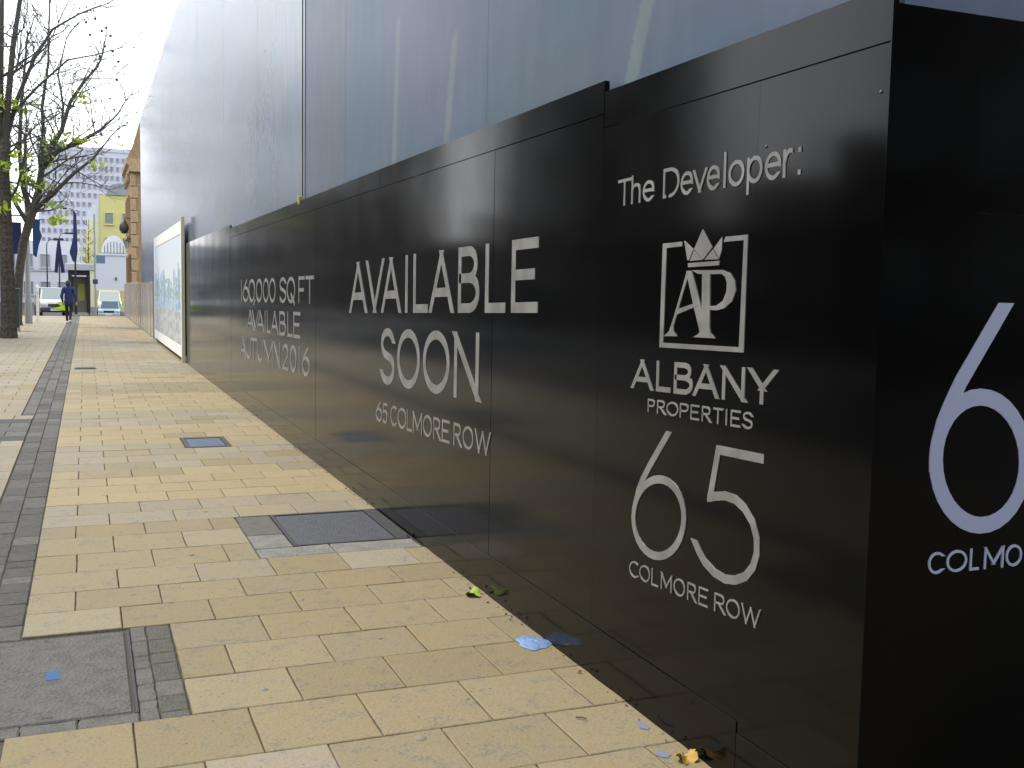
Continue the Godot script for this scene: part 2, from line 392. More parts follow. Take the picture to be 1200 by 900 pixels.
# outline left and right of a centre line of even width, ends cut square to the axes
func ribbon(pl: Array, t: float) -> Array:
	var closed: bool = pl[0].distance_to(pl[-1]) < 1e-5
	var L := []
	var R := []
	var n := pl.size()
	for i in n:
		var p: Vector2 = pl[i]
		var prv: Vector2 = pl[(i - 1) if i > 0 else (n - 2 if closed else 0)]
		var nxt: Vector2 = pl[(i + 1) if i < n - 1 else (1 if closed else n - 1)]
		if not closed and (i == 0 or i == n - 1):
			var d: Vector2 = ((nxt - p) if i == 0 else (p - prv)).normalized()
			var s := -1.0 if i == 0 else 1.0
			if absf(d.y) > 0.45:
				var q := p + d * s * (t * 0.5 / absf(d.y))
				var hw := Vector2(t * 0.5 / absf(d.y), 0) * signf(d.y)
				L.append(q - hw); R.append(q + hw)
			else:
				var q := p + d * s * t * 0.5
				var hw := Vector2(0, t * 0.5 / absf(d.x)) * signf(d.x)
				L.append(q + hw); R.append(q - hw)
			continue
		var d0 := (p - prv).normalized()
		var d1 := (nxt - p).normalized()
		var m := (d0.orthogonal() + d1.orthogonal())
		m = m.normalized() if m.length() > 1e-4 else d0.orthogonal()
		var k: float = t * 0.5 / maxf(0.4, m.dot(d0.orthogonal()))
		L.append(p - m * k); R.append(p + m * k)
	return [L, R]

# uv plane: o, horizontal axis ax, up, and out of the wall
func stroke_mesh(st: SurfaceTool, pl: Array, t: float, ax: Vector3, o: Vector3, out: Vector3, depth: float) -> void:
	var lr := ribbon(pl, t)
	var f := func(p: Vector2) -> Vector3: return o + ax * p.x + Vector3.UP * p.y
	var dv := out * depth
	var L: Array = lr[0]
	var R: Array = lr[1]
	for i in L.size() - 1:
		var a: Vector3 = f.call(L[i]); var b: Vector3 = f.call(L[i + 1])
		var c: Vector3 = f.call(R[i + 1]); var d: Vector3 = f.call(R[i])
		var turn: bool = (b - a).cross(c - a).dot(out) > 0
		if turn: quad(st, a + dv, d + dv, c + dv, b + dv)
		else: quad(st, a + dv, b + dv, c + dv, d + dv)
		quad(st, a, a + dv, b + dv, b)
		quad(st, d, c, c + dv, d + dv)
	if L[0].distance_to(L[-1]) > 1e-5:
		for i: int in [0, L.size() - 1]:
			var a: Vector3 = f.call(L[i]); var d: Vector3 = f.call(R[i])
			quad(st, a, d, d + dv, a + dv)

# one character as a mesh of its own, standing a few millimetres off the panel
func letter(ch: String, u0: float, u1: float, row: Array, parent: Node, right_face := false, m: Material = null) -> void:
	var g: Array = row[0]
	var um := (u0 + u1) / 2.0
	var k0: float = (um - g[0]) / (g[3] - g[0])
	var h: float = lerpf(g[2] - g[1], g[5] - g[4], k0)
	var t: float = row[1] * h
	var lo := u0 + t / 2.0
	var hi := u1 - t / 2.0
	if hi < lo:
		lo = um; hi = um
	var st := mb()
	var depth := 0.003
	for s: Array in strokes(ch):
		var pl := []
		for p: Vector2 in s:
			var u := lerpf(lo, hi, p.x)
			var k: float = (u - g[0]) / (g[3] - g[0])
			var b := lerpf(g[1], g[4], k)
			var hh := lerpf(g[2] - g[1], g[5] - g[4], k)
			pl.append(Vector2(u, b + t / 2.0 + p.y * (hh - t)))
		if right_face: stroke_mesh(st, pl, t, Vector3(1, 0, 0), Vector3(0, 0, ZC), Vector3(0, 0, 1), depth)
		else: stroke_mesh(st, pl, t, Vector3(0, 0, 1), Vector3(WX, 0, 0), Vector3(-1, 0, 0), depth)
		depth += 0.0005
	obj("letter", st, m if m else M.silver, parent)

func letters(key: String, parents: Array, right_face := false, m: Material = null) -> void:
	var row: Array = ROWS[key]
	var r := [row[0], row[1]]
	for i in row[2].length():
		var um: float = (row[3][i * 2] + row[3][i * 2 + 1]) / 2.0
		var par: Node = parents[0][1]
		for p: Array in parents:
			if um >= p[0]: par = p[1]
		letter(row[2][i], row[3][i * 2], row[3][i * 2 + 1], r, par, right_face, m)

func pairs(a: Array) -> Array:
	var o := []
	for i in range(0, a.size(), 2): o.append(Vector2(a[i], a[i + 1]))
	return o

func mark_poly(key: String, called: String, parent: Node, depth := 0.003) -> void:
	var st := mb()
	prism(st, PackedVector2Array(pairs(MARKS[key])), Vector3(WX, 0, 0), Vector3(0, 0, 1), Vector3.UP, Vector3(-depth, 0, 0))
	obj(called, st, M.silver, parent)

# ---------------------------------------------------------------- paving
# a stone with worn edges: top at y, sides down by d; its corners and edges wander a little
func stone(st: SurfaceTool, x0: float, x1: float, z0: float, z1: float, y: float, d: float, seg: int, ch: float, wob: float) -> void:
	var gap := 0.0027
	x0 += gap; x1 -= gap; z0 += gap; z1 -= gap
	if x1 - x0 < 0.02 or z1 - z0 < 0.02: return
	var out := []
	var cs := [Vector2(x0, z0), Vector2(x1, z0), Vector2(x1, z1), Vector2(x0, z1)]
	for i in 4:
		var a: Vector2 = cs[i]
		var b: Vector2 = cs[(i + 1) % 4]
		for k in seg:
			out.append(a.lerp(b, float(k) / seg) + Vector2(rng.randf_range(-wob, wob), rng.randf_range(-wob, wob)))
	var tilt := Vector2(rng.randf_range(-1, 1), rng.randf_range(-1, 1)) * wob * 3.0
	var c := Vector2((x0 + x1) / 2, (z0 + z1) / 2)
	var turn := float(rng.randi() % 4) * PI / 2
	var off := Vector2(rng.randf(), rng.randf()) * 7.0
	var hgt := func(p: Vector2) -> float: return y + (p - c).dot(tilt)
	var put := func(p: Vector2, yy: float) -> void:
		st.set_uv((p * 0.85).rotated(turn) + off)
		st.add_vertex(Vector3(p.x, yy, p.y))
	var n := out.size()
	for i in n:
		var p: Vector2 = out[i]
		var q: Vector2 = out[(i + 1) % n]
		var pi_ := p + (c - p).normalized() * ch
		var qi := q + (c - q).normalized() * ch
		var yp: float = hgt.call(p)
		var yq: float = hgt.call(q)
		put.call(c, y); put.call(pi_, yp); put.call(qi, yq)
		put.call(pi_, yp); put.call(p, yp - ch * 0.7); put.call(qi, yq)
		put.call(qi, yq); put.call(p, yp - ch * 0.7); put.call(q, yq - ch * 0.7)
		put.call(p, yp - ch * 0.7); put.call(p, y - d); put.call(q, yq - ch * 0.7)
		put.call(q, yq - ch * 0.7); put.call(p, y - d); put.call(q, y - d)

func row_lines() -> Array:
	var z := [-1.2, -1.58, -1.96, -2.34, -2.72, -3.1, -3.482, -3.895, -4.27, -4.635, -5.015, -5.36, -5.70, -6.09, -6.50, -6.93, -7.272, -7.63, -8.0, -8.35, -8.71, -9.07, -9.46]
	while z[-1] > -57.6: z.append(z[-1] - 0.374)
	return z

func tone_of(z: float, left := false) -> int:  # tone follows bands along the path: slab batches with shadow bands put in
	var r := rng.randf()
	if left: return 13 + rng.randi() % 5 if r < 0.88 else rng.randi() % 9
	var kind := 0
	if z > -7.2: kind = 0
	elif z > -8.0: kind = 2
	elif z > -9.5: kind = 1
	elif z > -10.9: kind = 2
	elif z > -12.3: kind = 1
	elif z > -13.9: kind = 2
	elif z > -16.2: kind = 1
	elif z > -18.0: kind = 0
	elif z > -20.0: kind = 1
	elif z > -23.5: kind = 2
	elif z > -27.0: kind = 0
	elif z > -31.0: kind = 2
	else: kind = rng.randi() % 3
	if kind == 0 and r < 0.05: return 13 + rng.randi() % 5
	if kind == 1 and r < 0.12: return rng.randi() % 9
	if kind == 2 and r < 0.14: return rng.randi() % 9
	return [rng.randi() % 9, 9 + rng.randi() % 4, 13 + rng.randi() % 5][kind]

func build_paving() -> void:
	var pv := setting("pavement")
	piece("bedding", Vector3(-3.1, -0.16, -57.6), Vector3(7.0, -0.012, 4.0), M.joint, pv)
	var lines := row_lines()
	var cuts := [[-0.4, 0.338, -5.02, -3.88], [0.913, 1.9, -7.28, -6.08], [0.876, 1.318, -11.35, -10.55], [-0.21, 0.164, -21.6, -21.2]]
	var far := {}
	var made := 0
	for i in lines.size() - 1:
		var za: float = lines[i]
		var zb: float = lines[i + 1]
		var zm := (za + zb) / 2
		var even := i % 2 == 0
		var xs := [-0.283]
		var x := 0.132 if even else -0.073
		while x < 1.86:
			xs.append(x + rng.randf_range(-0.006, 0.006))
			x += 0.408
		xs.append(1.9 if zm < ZC else 1.9)
		for k in xs.size() - 1:
			var x0: float = xs[k]
			var x1: float = xs[k + 1]
			for c: Array in cuts:
				if zm > c[2] and zm < c[3]:
					if x0 < c[1] and x1 > c[0]:
						if x0 < c[0] - 0.03: x1 = c[0]
						elif x1 > c[1] + 0.03: x0 = c[1]
						else: x1 = x0
			if x1 - x0 < 0.03: continue
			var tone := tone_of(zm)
			var y := rng.randf_range(-0.0015, 0.0015)
			if made < 296 and zm < -2.3:
				var st := mb()
				stone(st, x0, x1, zb, za, y, 0.03, 5 if zm > -9.0 else 2, 0.0045, 0.0012)
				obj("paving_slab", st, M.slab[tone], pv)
				made += 1
			else:
				if not far.has(tone): far[tone] = mb()
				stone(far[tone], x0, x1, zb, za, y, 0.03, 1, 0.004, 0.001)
	for t: int in far:
		obj("distant_paving_slabs", far[t], M.slab[t], pv).set_meta("kind", "stuff")
	for q: Array in [[0.62, -4.05, 0.014], [1.33, -3.7, 0.011], [0.98, -5.2, 0.015], [0.2, -5.55, 0.012], [0.55, -6.3, 0.014], [1.52, -5.5, 0.012], [0.4, -3.25, 0.012], [1.2, -4.5, 0.009], [0.75, -7.5, 0.015], [0.1, -8.3, 0.016]]:
		var gm := mb()
		lathe(gm, Vector3(q[0], 0.0005, q[1]), [Vector2(q[2] * 1.1, 0.0), Vector2(q[2], 0.0016), Vector2(0, 0.0024)], 11, Basis().scaled(Vector3(1, 1, rng.randf_range(0.7, 1.2))))
		obj("gum_mark", gm, M.surround, pv)
	# drainage channel of granite setts
	var dc := setting("drainage_channel")
	var rest := mb()
	for col: Array in [[-0.58, -0.432, -5.0], [-0.432, -0.285, -5.0], [-0.72, -0.58, -13.45]]:
		var z: float = col[2]
		while z > -57.0:
			var l := rng.randf_range(0.2, 0.46) if z < -6.8 else rng.randf_range(0.13, 0.24)
			var st := mb() if z > -27.0 else rest
			stone(st, col[0], col[1], z - l, z, -0.004 + rng.randf_range(-0.003, 0.002), 0.03, 3 if z > -14 else 1, 0.006, 0.002)
			if z > -27.0: obj("sett", st, M.sett[(rng.randi() % 5) if rng.randf() < 0.6 else (0 if z > -13 else 3)], dc)
			z -= l
	obj("distant_setts", rest, M.sett[1], dc).set_meta("kind", "stuff")
	# pavement on the tree side of the channel
	var lp := setting("tree_side_pavement")
	var lfar := {}
	var lmade := 0
	var z := -4.0
	var odd := false
	while z > -57.2:
		var l := 0.374
		var x1 := -0.59 if z > -13.45 else -0.73
		var first := true
		while x1 > -3.08:
			var wdt := 0.205 if first and odd else 0.41
			first = false
			var x0: float = maxf(x1 - wdt, -3.1)
			var dark := z < -11.3 and z > -13.3
			var seen_here := x1 > 0.078 * z - 0.15 and z < -8.0
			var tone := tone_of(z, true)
			if seen_here and lmade < 290:
				var st := mb()
				stone(st, x0, x1, z - l, z, rng.randf_range(-0.002, 0.002), 0.03, 2, 0.004, 0.001)
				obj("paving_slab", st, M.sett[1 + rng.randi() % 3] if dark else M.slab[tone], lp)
				lmade += 1
			else:
				if not lfar.has(tone): lfar[tone] = mb()
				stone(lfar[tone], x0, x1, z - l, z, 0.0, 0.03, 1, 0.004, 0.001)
			x1 = x0
		z -= l
		odd = not odd
	for t: int in lfar:
		obj("distant_paving_slabs", lfar[t], M.slab[t], lp).set_meta("kind", "stuff")
	var kb := setting("kerb")
	z = 4.0
	while z > -57.0:
		piece("kerb_stone", Vector3(-3.25, -0.2, z - 0.914), Vector3(-3.104, 0.0, z - 0.006), M.kerb, kb, 0.012)
		z -= 0.914

func build_covers() -> void:
	# large concrete filled cover with a border of setts
	var t := thing("inspection_cover", "large grey concrete filled inspection cover bordered by granite setts with small blue square", "manhole cover", Vector3(-0.35, 0, -4.48))
	var o := Vector3(0.35, 0, 4.48)
	piece("lid", Vector3(-0.86, -0.05, -4.975) + o, Vector3(0.138, -0.003, -4.0) + o, M.concrete, t, 0.006)
	var st := mb()
	bx(st, Vector3(0.146, -0.06, -4.99) + o, Vector3(0.160, -0.001, -3.985) + o, 0.002)
	obj("frame_edge", st, M.iron_dark, t)
	st = mb()
	bx(st, Vector3(-0.87, -0.06, -3.992) + o, Vector3(0.146, -0.003, -3.984) + o, 0.001)
	obj("frame_edge", st, M.iron_dark, t)
	for col: Array in [[0.162, 0.23], [0.23, 0.336]]:
		var z := -5.012
		while z < -3.92:
			var l := minf(rng.randf_range(0.13, 0.22), -3.885 - z)
			if -3.885 - z - l < 0.06: l = -3.885 - z
			st = mb()
			stone(st, col[0] + o.x, col[1] + o.x, z + o.z, z + l + o.z, -0.002, 0.03, 3, 0.007, 0.0025)
			obj("sett", st, M.sett[[1, 3, 3, 4][rng.randi() % 4]], t)
			z += l
	var x := -0.87
	while x < 0.1:
		var l := minf(rng.randf_range(0.18, 0.27), 0.162 - x)
		st = mb()
		stone(st, x + o.x, x + l + o.x, -3.984 + o.z, -3.888 + o.z, -0.002, 0.03, 3, 0.007, 0.003)
		obj("sett", st, M.sett[3], t)
		x += l
	var blue := mat(lin(0.02, 0.075, 0.2), 0.7)
	piece("paint_square", Vector3(-0.168, -0.003, -4.535) + o, Vector3(-0.118, -0.0015, -4.43) + o, blue, t)
	piece("lifting_hole", Vector3(-0.17, -0.003, -4.045) + o, Vector3(-0.135, -0.002, -4.03) + o, M.iron_dark, t)
	piece("lifting_hole", Vector3(-0.19, -0.003, -4.945) + o, Vector3(-0.175, -0.002, -4.93) + o, M.iron_dark, t)
	# dark iron cover set in concrete beside the hoarding
	t = thing("inspection_cover", "dark slate iron inspection cover in pale concrete surround touching the hoarding foot", "manhole cover", Vector3(1.4, 0, -6.7))
	o = Vector3(-1.4, 0, 6.7)
	for q: Array in [[0.918, 1.145, -7.262, -6.69], [0.918, 1.145, -6.69, -6.33], [0.918, 1.36, -6.33, -6.098], [1.36, 1.885, -6.33, -6.098]]:
		st = mb()
		stone(st, q[0] + o.x, q[1] + o.x, q[2] + o.z, q[3] + o.z, -0.002, 0.03, 4, 0.005, 0.003)
		obj("surround_slab", st, M.surround if q[3] > -6.4 else M.sett[3], t)
	st = mb()
	for q: Array in [[1.15, 1.175, -7.26, -6.335], [1.80, 1.88, -7.26, -6.335], [1.175, 1.80, -7.26, -7.235], [1.175, 1.80, -6.36, -6.335]]:
		bx(st, Vector3(q[0], -0.05, q[2]) + o, Vector3(q[1], 0.001, q[3]) + o, 0.002)
	obj("frame", st, M.iron_dark, t)
	st = mb()
	bx(st, Vector3(1.181, -0.04, -7.229) + o, Vector3(1.794, -0.004, -6.366) + o, 0.004)
	obj("lid", st, M.iron, t)
	# smaller bluish cover further on
	t = thing("inspection_cover", "small blue grey iron inspection cover in a dark frame", "manhole cover", Vector3(1.1, 0, -10.95))
	o = Vector3(-1.1, 0, 10.95)
	st = mb()
	for q: Array in [[0.882, 0.92, -11.31, -10.6], [1.272, 1.312, -11.31, -10.6], [0.92, 1.272, -11.31, -11.25], [0.92, 1.272, -10.66, -10.6]]:
		bx(st, Vector3(q[0], -0.05, q[2]) + o, Vector3(q[1], 0.001, q[3]) + o, 0.002)
	obj("frame", st, M.iron_dark, t)
	piece("lid", Vector3(0.926, -0.04, -11.244) + o, Vector3(1.266, -0.003, -10.666) + o, M.iron_blue, t, 0.004)
	t = thing("drain_cover", "narrow dark iron drain cover beside the drainage channel", "drain cover", Vector3(0, 0, -21.4))
	piece("frame", Vector3(-0.205, -0.05, -0.19), Vector3(0.16, 0.002, 0.19), M.iron_dark, t, 0.004)
	piece("lid", Vector3(-0.18, -0.04, -0.16), Vector3(0.135, 0.006, 0.16), M.sett[2], t, 0.003)

# ---------------------------------------------------------------- hoarding
func build_hoarding() -> void:
	var t := thing("black_hoarding", "glossy black site hoarding with silver lettering and crowned logo turning a corner", "hoarding")
	var T := 0.018
	var sheet := func(called: String, z0: float, z1: float, y0: float, y1: float, m: int, proud := 0.0) -> MeshInstance3D:
		return piece(called, Vector3(WX - proud, y0, z0 + 0.0004), Vector3(WX + T, y1, z1 - 0.0004), M["black%d" % m], t, 0.0005)
	# first unit, next to the corner
	var p1: Node = sheet.call("panel", -3.80, -2.752, 0.172, 2.2005, 0)
	var p1b: Node = sheet.call("panel", -2.752, -2.19, 0.172, 2.2005, 1, 0.0006)
	sheet.call("top_board", -3.79, -2.19, 2.2035, 2.341, 2, 0.003)
	sheet.call("skirting_board", -2.748, -2.19, 0.0, 0.1712, 0, 0.004)
	# second unit, one step up
	var zs := [-15.39, -12.41, -9.42, -7.2, -4.995, -3.80]
	var second := []
	for i in zs.size() - 1:
		second.append([zs[i], sheet.call("panel", zs[i], zs[i + 1], 0.2085, 2.2555, [1, 2, 0, 1, 2][i], [0.0, 0.001, 0.0, 0.0012, 0.0][i])])
		sheet.call("top_board", zs[i], zs[i + 1] if i < 4 else -3.792, 2.2585, 2.384, (i + 1) % 3, [0.004, 0.003, 0.004, 0.003, 0.004][i])
	for s: Array in [[-15.39, -11.6], [-11.6, -8.0], [-8.0, -5.3], [-5.3, -2.75]]:
		sheet.call("skirting_board", s[0], s[1], 0.0, 0.2075, 0, 0.004)
	# third unit, without skirting
	for s: Array in [[-22.72, -20.3], [-20.3, -17.85], [-17.85, -15.392]]:
		sheet.call("panel", s[0], s[1], 0.0, 2.43, 1, 0.001)
	for s: Array in [[-33.0, -29.4], [-29.4, -26.0], [-26.0, -22.72]]:
		sheet.call("panel", s[0], s[1], 0.0, 2.45, 0)
	# return face round the corner
	var face := func(x0: float, x1: float, y0: float, y1: float, m: int) -> MeshInstance3D:
		return piece("return_panel", Vector3(x0, y0, ZC - T), Vector3(x1, y1, ZC), M["black%d" % m], t, 0.0)
	face.call(1.904, 6.0, 2.1595, 2.297, 0)
	var f1: Node = face.call(1.904, 2.2015, 0.0, 2.1592, 1)
	face.call(2.2018, 3.4, 1.7861, 2.1592, 0)
	var f2: Node = face.call(2.2018, 3.4, 0.0, 1.7858, 1)
	face.call(3.4035, 6.0, 0.0, 2.1575, 0)
	piece("corner_trim", Vector3(WX - 0.004, 0.0, ZC - 0.002), Vector3(WX + 0.003, 2.34, ZC + 0.002), M.black2, t)
	# screws along the joints
	for q: Array in [[-2.71, 2.0], [-2.22, 2.08]]:
		var st := mb()
		lathe(st, Vector3(WX - 0.0018, q[1], q[0]), [Vector2(0, 0.0022), Vector2(0.004, 0.0018), Vector2(0.005, 0)], 8, Basis(Vector3(0, 0, 1), PI / 2))
		obj("screw", st, M.edge_strip, t)
	# lettering
	var near := [[-99, p1], [-2.752, p1b]]
	for k: String in ["dev", "alb", "prop", "col1"]: letters(k, near)
	for k: String in ["av", "soon", "col2", "sq", "av2", "aut"]: letters(k, second)
	for k: Array in [["six", "ring"], ["five", "arc"]]:
		var st := mb()
		stroke_mesh(st, pairs(MARKS[k[0]]), 0.029, Vector3(0, 0, 1), Vector3(WX, 0, 0), Vector3(-1, 0, 0), 0.003)
		var ring := pairs(MARKS[k[1]])
		if k[1] == "ring": ring.append(ring[0])
		stroke_mesh(st, ring, 0.029, Vector3(0, 0, 1), Vector3(WX, 0, 0), Vector3(-1, 0, 0), 0.0036)
		obj("numeral", st, M.silver, p1b if k[0] == "five" else p1)
	for k: String in ["frame_t1", "frame_t2", "frame_l", "frame_r", "frame_b"]: mark_poly(k, "logo_frame", p1)
	for k: String in ["crown_a", "crown_b", "crown_c", "crown_d", "crown_e", "crown_f"]: mark_poly(k, "crown", p1)
	mark_poly("A_leg", "monogram_letter", p1, 0.003); mark_poly("A_thick", "monogram_letter", p1, 0.0036); mark_poly("A_bar", "monogram_letter", p1, 0.0042)
	mark_poly("P_stem", "monogram_letter", p1, 0.0048); mark_poly("P_top", "monogram_letter", p1, 0.003); mark_poly("P_bowl", "monogram_letter", p1, 0.0042)
	# the same number on the return face
	var st := mb()
	stroke_mesh(st, pairs(MARKS.rsix), 0.046, Vector3(1, 0, 0), Vector3(0, 0, ZC), Vector3(0, 0, 1), 0.002)
	var rr := pairs(MARKS.rring)
	rr.append(rr[0])
	stroke_mesh(st, rr, 0.046, Vector3(1, 0, 0), Vector3(0, 0, ZC), Vector3(0, 0, 1), 0.0026)
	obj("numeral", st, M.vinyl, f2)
	st = mb()
	stroke_mesh(st, [Vector2(2.88, 1.50), Vector2(2.66, 1.50), Vector2(2.62, 1.24)] + ell(2.72, 1.065, 0.16, 0.2, 115, -140, 20), 0.046, Vector3(1, 0, 0), Vector3(0, 0, ZC), Vector3(0, 0, 1), 0.002)
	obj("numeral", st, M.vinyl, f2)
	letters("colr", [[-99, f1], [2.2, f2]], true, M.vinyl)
	var rest := "REROW"
	var u := 2.455
	var row := [ROWS.colr[0], ROWS.colr[1]]
	for i in 5:
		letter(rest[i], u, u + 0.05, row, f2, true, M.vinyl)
		u += 0.07 + (0.05 if i == 1 else 0.0)

func print_texture() -> ImageTexture:
	var w := 2048
	var h := 320
	var im := Image.create(w, h, false, Image.FORMAT_RGB8)
	var n := FastNoiseLite.new()
	n.seed = 77
	n.frequency = 0.16
	n.fractal_octaves = 3
	var n2 := FastNoiseLite.new()
	n2.seed = 78
	n2.frequency = 1.6
	n2.fractal_octaves = 3
	var ribbons := [   # straight green strips of the printed picture
		[[-5.96, 2.1], [-5.86, 2.5], [-5.75, 2.95], 0.05, Color(0.20, 0.245, 0.235)],
		[[-3.76, 2.1], [-3.5, 2.72], [-3.25, 3.32], 0.05, Color(0.20, 0.26, 0.25)],
		[[-7.03, 2.1], [-6.98, 2.65], [-6.92, 3.3], 0.05, Color(0.20, 0.245, 0.24)]]
	for x in w:
		var z := -42.0 + 40.0 * (x + 0.5) / w
		for y in h:
			var yy := 7.7 - 5.5 * (y + 0.5) / h
			var a := clampf(n.get_noise_2d(z * 2.2, yy * 2.6) * 1.3 + 0.5, 0, 1)
			var b := clampf(n.get_noise_2d(z * 1.7 + 90, yy * 2.0) * 1.4 + 0.5, 0, 1)
			var c := Color(0.095, 0.145, 0.215).lerp(Color(0.135, 0.155, 0.23), a).lerp(Color(0.105, 0.14, 0.165), b * 0.6)
			for s: Array in ribbons:
				if absf(z - s[1][0]) > 3.4: continue
				var p := Vector2(z, yy)
				var A := Vector2(s[0][0], s[0][1])
				var B := Vector2(s[1][0], s[1][1])
				var C := Vector2(s[2][0], s[2][1])
				var d := minf(p.distance_to(Geometry2D.get_closest_point_to_segment(p, A, B)), p.distance_to(Geometry2D.get_closest_point_to_segment(p, B, C)))
				c = c.lerp(s[4], 0.5 * (1.0 - smoothstep(s[3] * 0.9, s[3] * 1.1, d)))
			var g := 1.0 + 0.10 * n2.get_noise_2d(z * 3.0, yy * 0.7)
			im.set_pixel(x, y, Color(c.r * g, c.g * g, c.b * g).linear_to_srgb())
	return ImageTexture.create_from_image(im)

func build_wrap() -> void:
	var tex := print_texture()
	var pm := mat(Color.WHITE, 0.34, 0.0, 0.2)
	pm.albedo_texture = tex
	pm.normal_enabled = true
	pm.normal_texture = bump(noise_image(256, 0.02, 3, 41, 15.0), 3.0)
	pm.normal_scale = 0.03
	var pale: StandardMaterial3D = pm.duplicate()
	pale.roughness = 0.25
	pale.metallic_specular = 0.42
	var t := thing("printed_wrap", "tall blue grey printed vinyl wrap above the black hoarding", "building wrap")
	var zs := [-42.0, -39.6, -37.2, -34.8, -32.4, -30.0, -27.6, -25.2, -22.8, -20.6, -18.6, -16.6, -14.9, -13.2, -11.6, -10.24, -10.09, -8.45, -6.76, -5.22, -3.69, -2.19]
	for i in zs.size() - 1:
		if i == 15: continue
		var z0: float = zs[i]
		var z1: float = zs[i + 1]
		var x := 1.935 + (0.0 if i > 15 else 0.02) + (0.0006 if i % 2 else 0.0)
		var lo := 1.3 if z1 < -33.0 else 2.2
		var st := mb()
		var P := []
		for q: Array in [[z0, lo], [z1, lo], [z1, 7.7], [z0, 7.7]]:
			P.append([Vector3(x, q[1], q[0]), Vector2((q[0] + 42.0) / 40.0, (7.7 - q[1]) / 5.5)])
		for k: int in [0, 2, 1, 0, 3, 2]:
			st.set_uv(P[k][1]); st.add_vertex(P[k][0])
		var B := []
		for q: Array in P: B.append(q[0] + Vector3(0.03, 0, 0))
		for k in 4:
			var k2 := (k + 1) % 4
			for v: Array in [P[k], P[k2]]: pass
			st.set_uv(P[k][1])
			quad(st, P[k][0], P[k2][0], B[k2], B[k])
		st.set_uv(P[0][1])
		quad(st, B[0], B[1], B[2], B[3])
		obj("wrap_panel", st, pm if i > 15 else pale, t)
	# return face
	for q: Array in [[1.94, 2.9], [2.908, 4.4], [4.408, 6.0]]:
		var st := mb()
		var P := []
		for c: Array in [[q[0], 2.2], [q[1], 2.2], [q[1], 7.7], [q[0], 7.7]]:
			P.append([Vector3(c[0], c[1], ZC - 0.035), Vector2((c[0] * 1.4 + 29.4) / 40.0, (7.7 - c[1]) / 5.5)])
		for k: int in [0, 1, 2, 0, 2, 3]:
			st.set_uv(P[k][1]); st.add_vertex(P[k][0])
		st.set_uv(P[0][1])
		bx(st, Vector3(q[0], 2.2, ZC - 0.065), Vector3(q[1], 7.7, ZC - 0.036))
		obj("wrap_panel", st, pm, t)
	# the steel frame behind the open joint and the cable in it
	var fr := mat(lin(0.02, 0.02, 0.021), 0.7)
	piece("joint_post", Vector3(2.06, 0.0, -10.45), Vector3(2.1, 7.7, -9.9), fr, t)
	for z: float in [-41.5, -33.0, -25.0, -17.5, -4.0]:
		piece("joint_post", Vector3(1.992, 0.0, z - 0.06), Vector3(2.05, 7.65, z + 0.06), fr, t)
	var st := mb()
	tube(st, [Vector3(1.928, 2.3, -10.2), Vector3(1.925, 4.0, -10.19), Vector3(1.928, 7.6, -10.2)], [0.006, 0.006, 0.006], 6)
	obj("cable", st, fr, t)
	piece("cable_clamp", Vector3(1.885, 2.35, -10.225), Vector3(1.93, 2.43, -10.165), mat(lin(0.45, 0.38, 0.16), 0.5), t, 0.006)

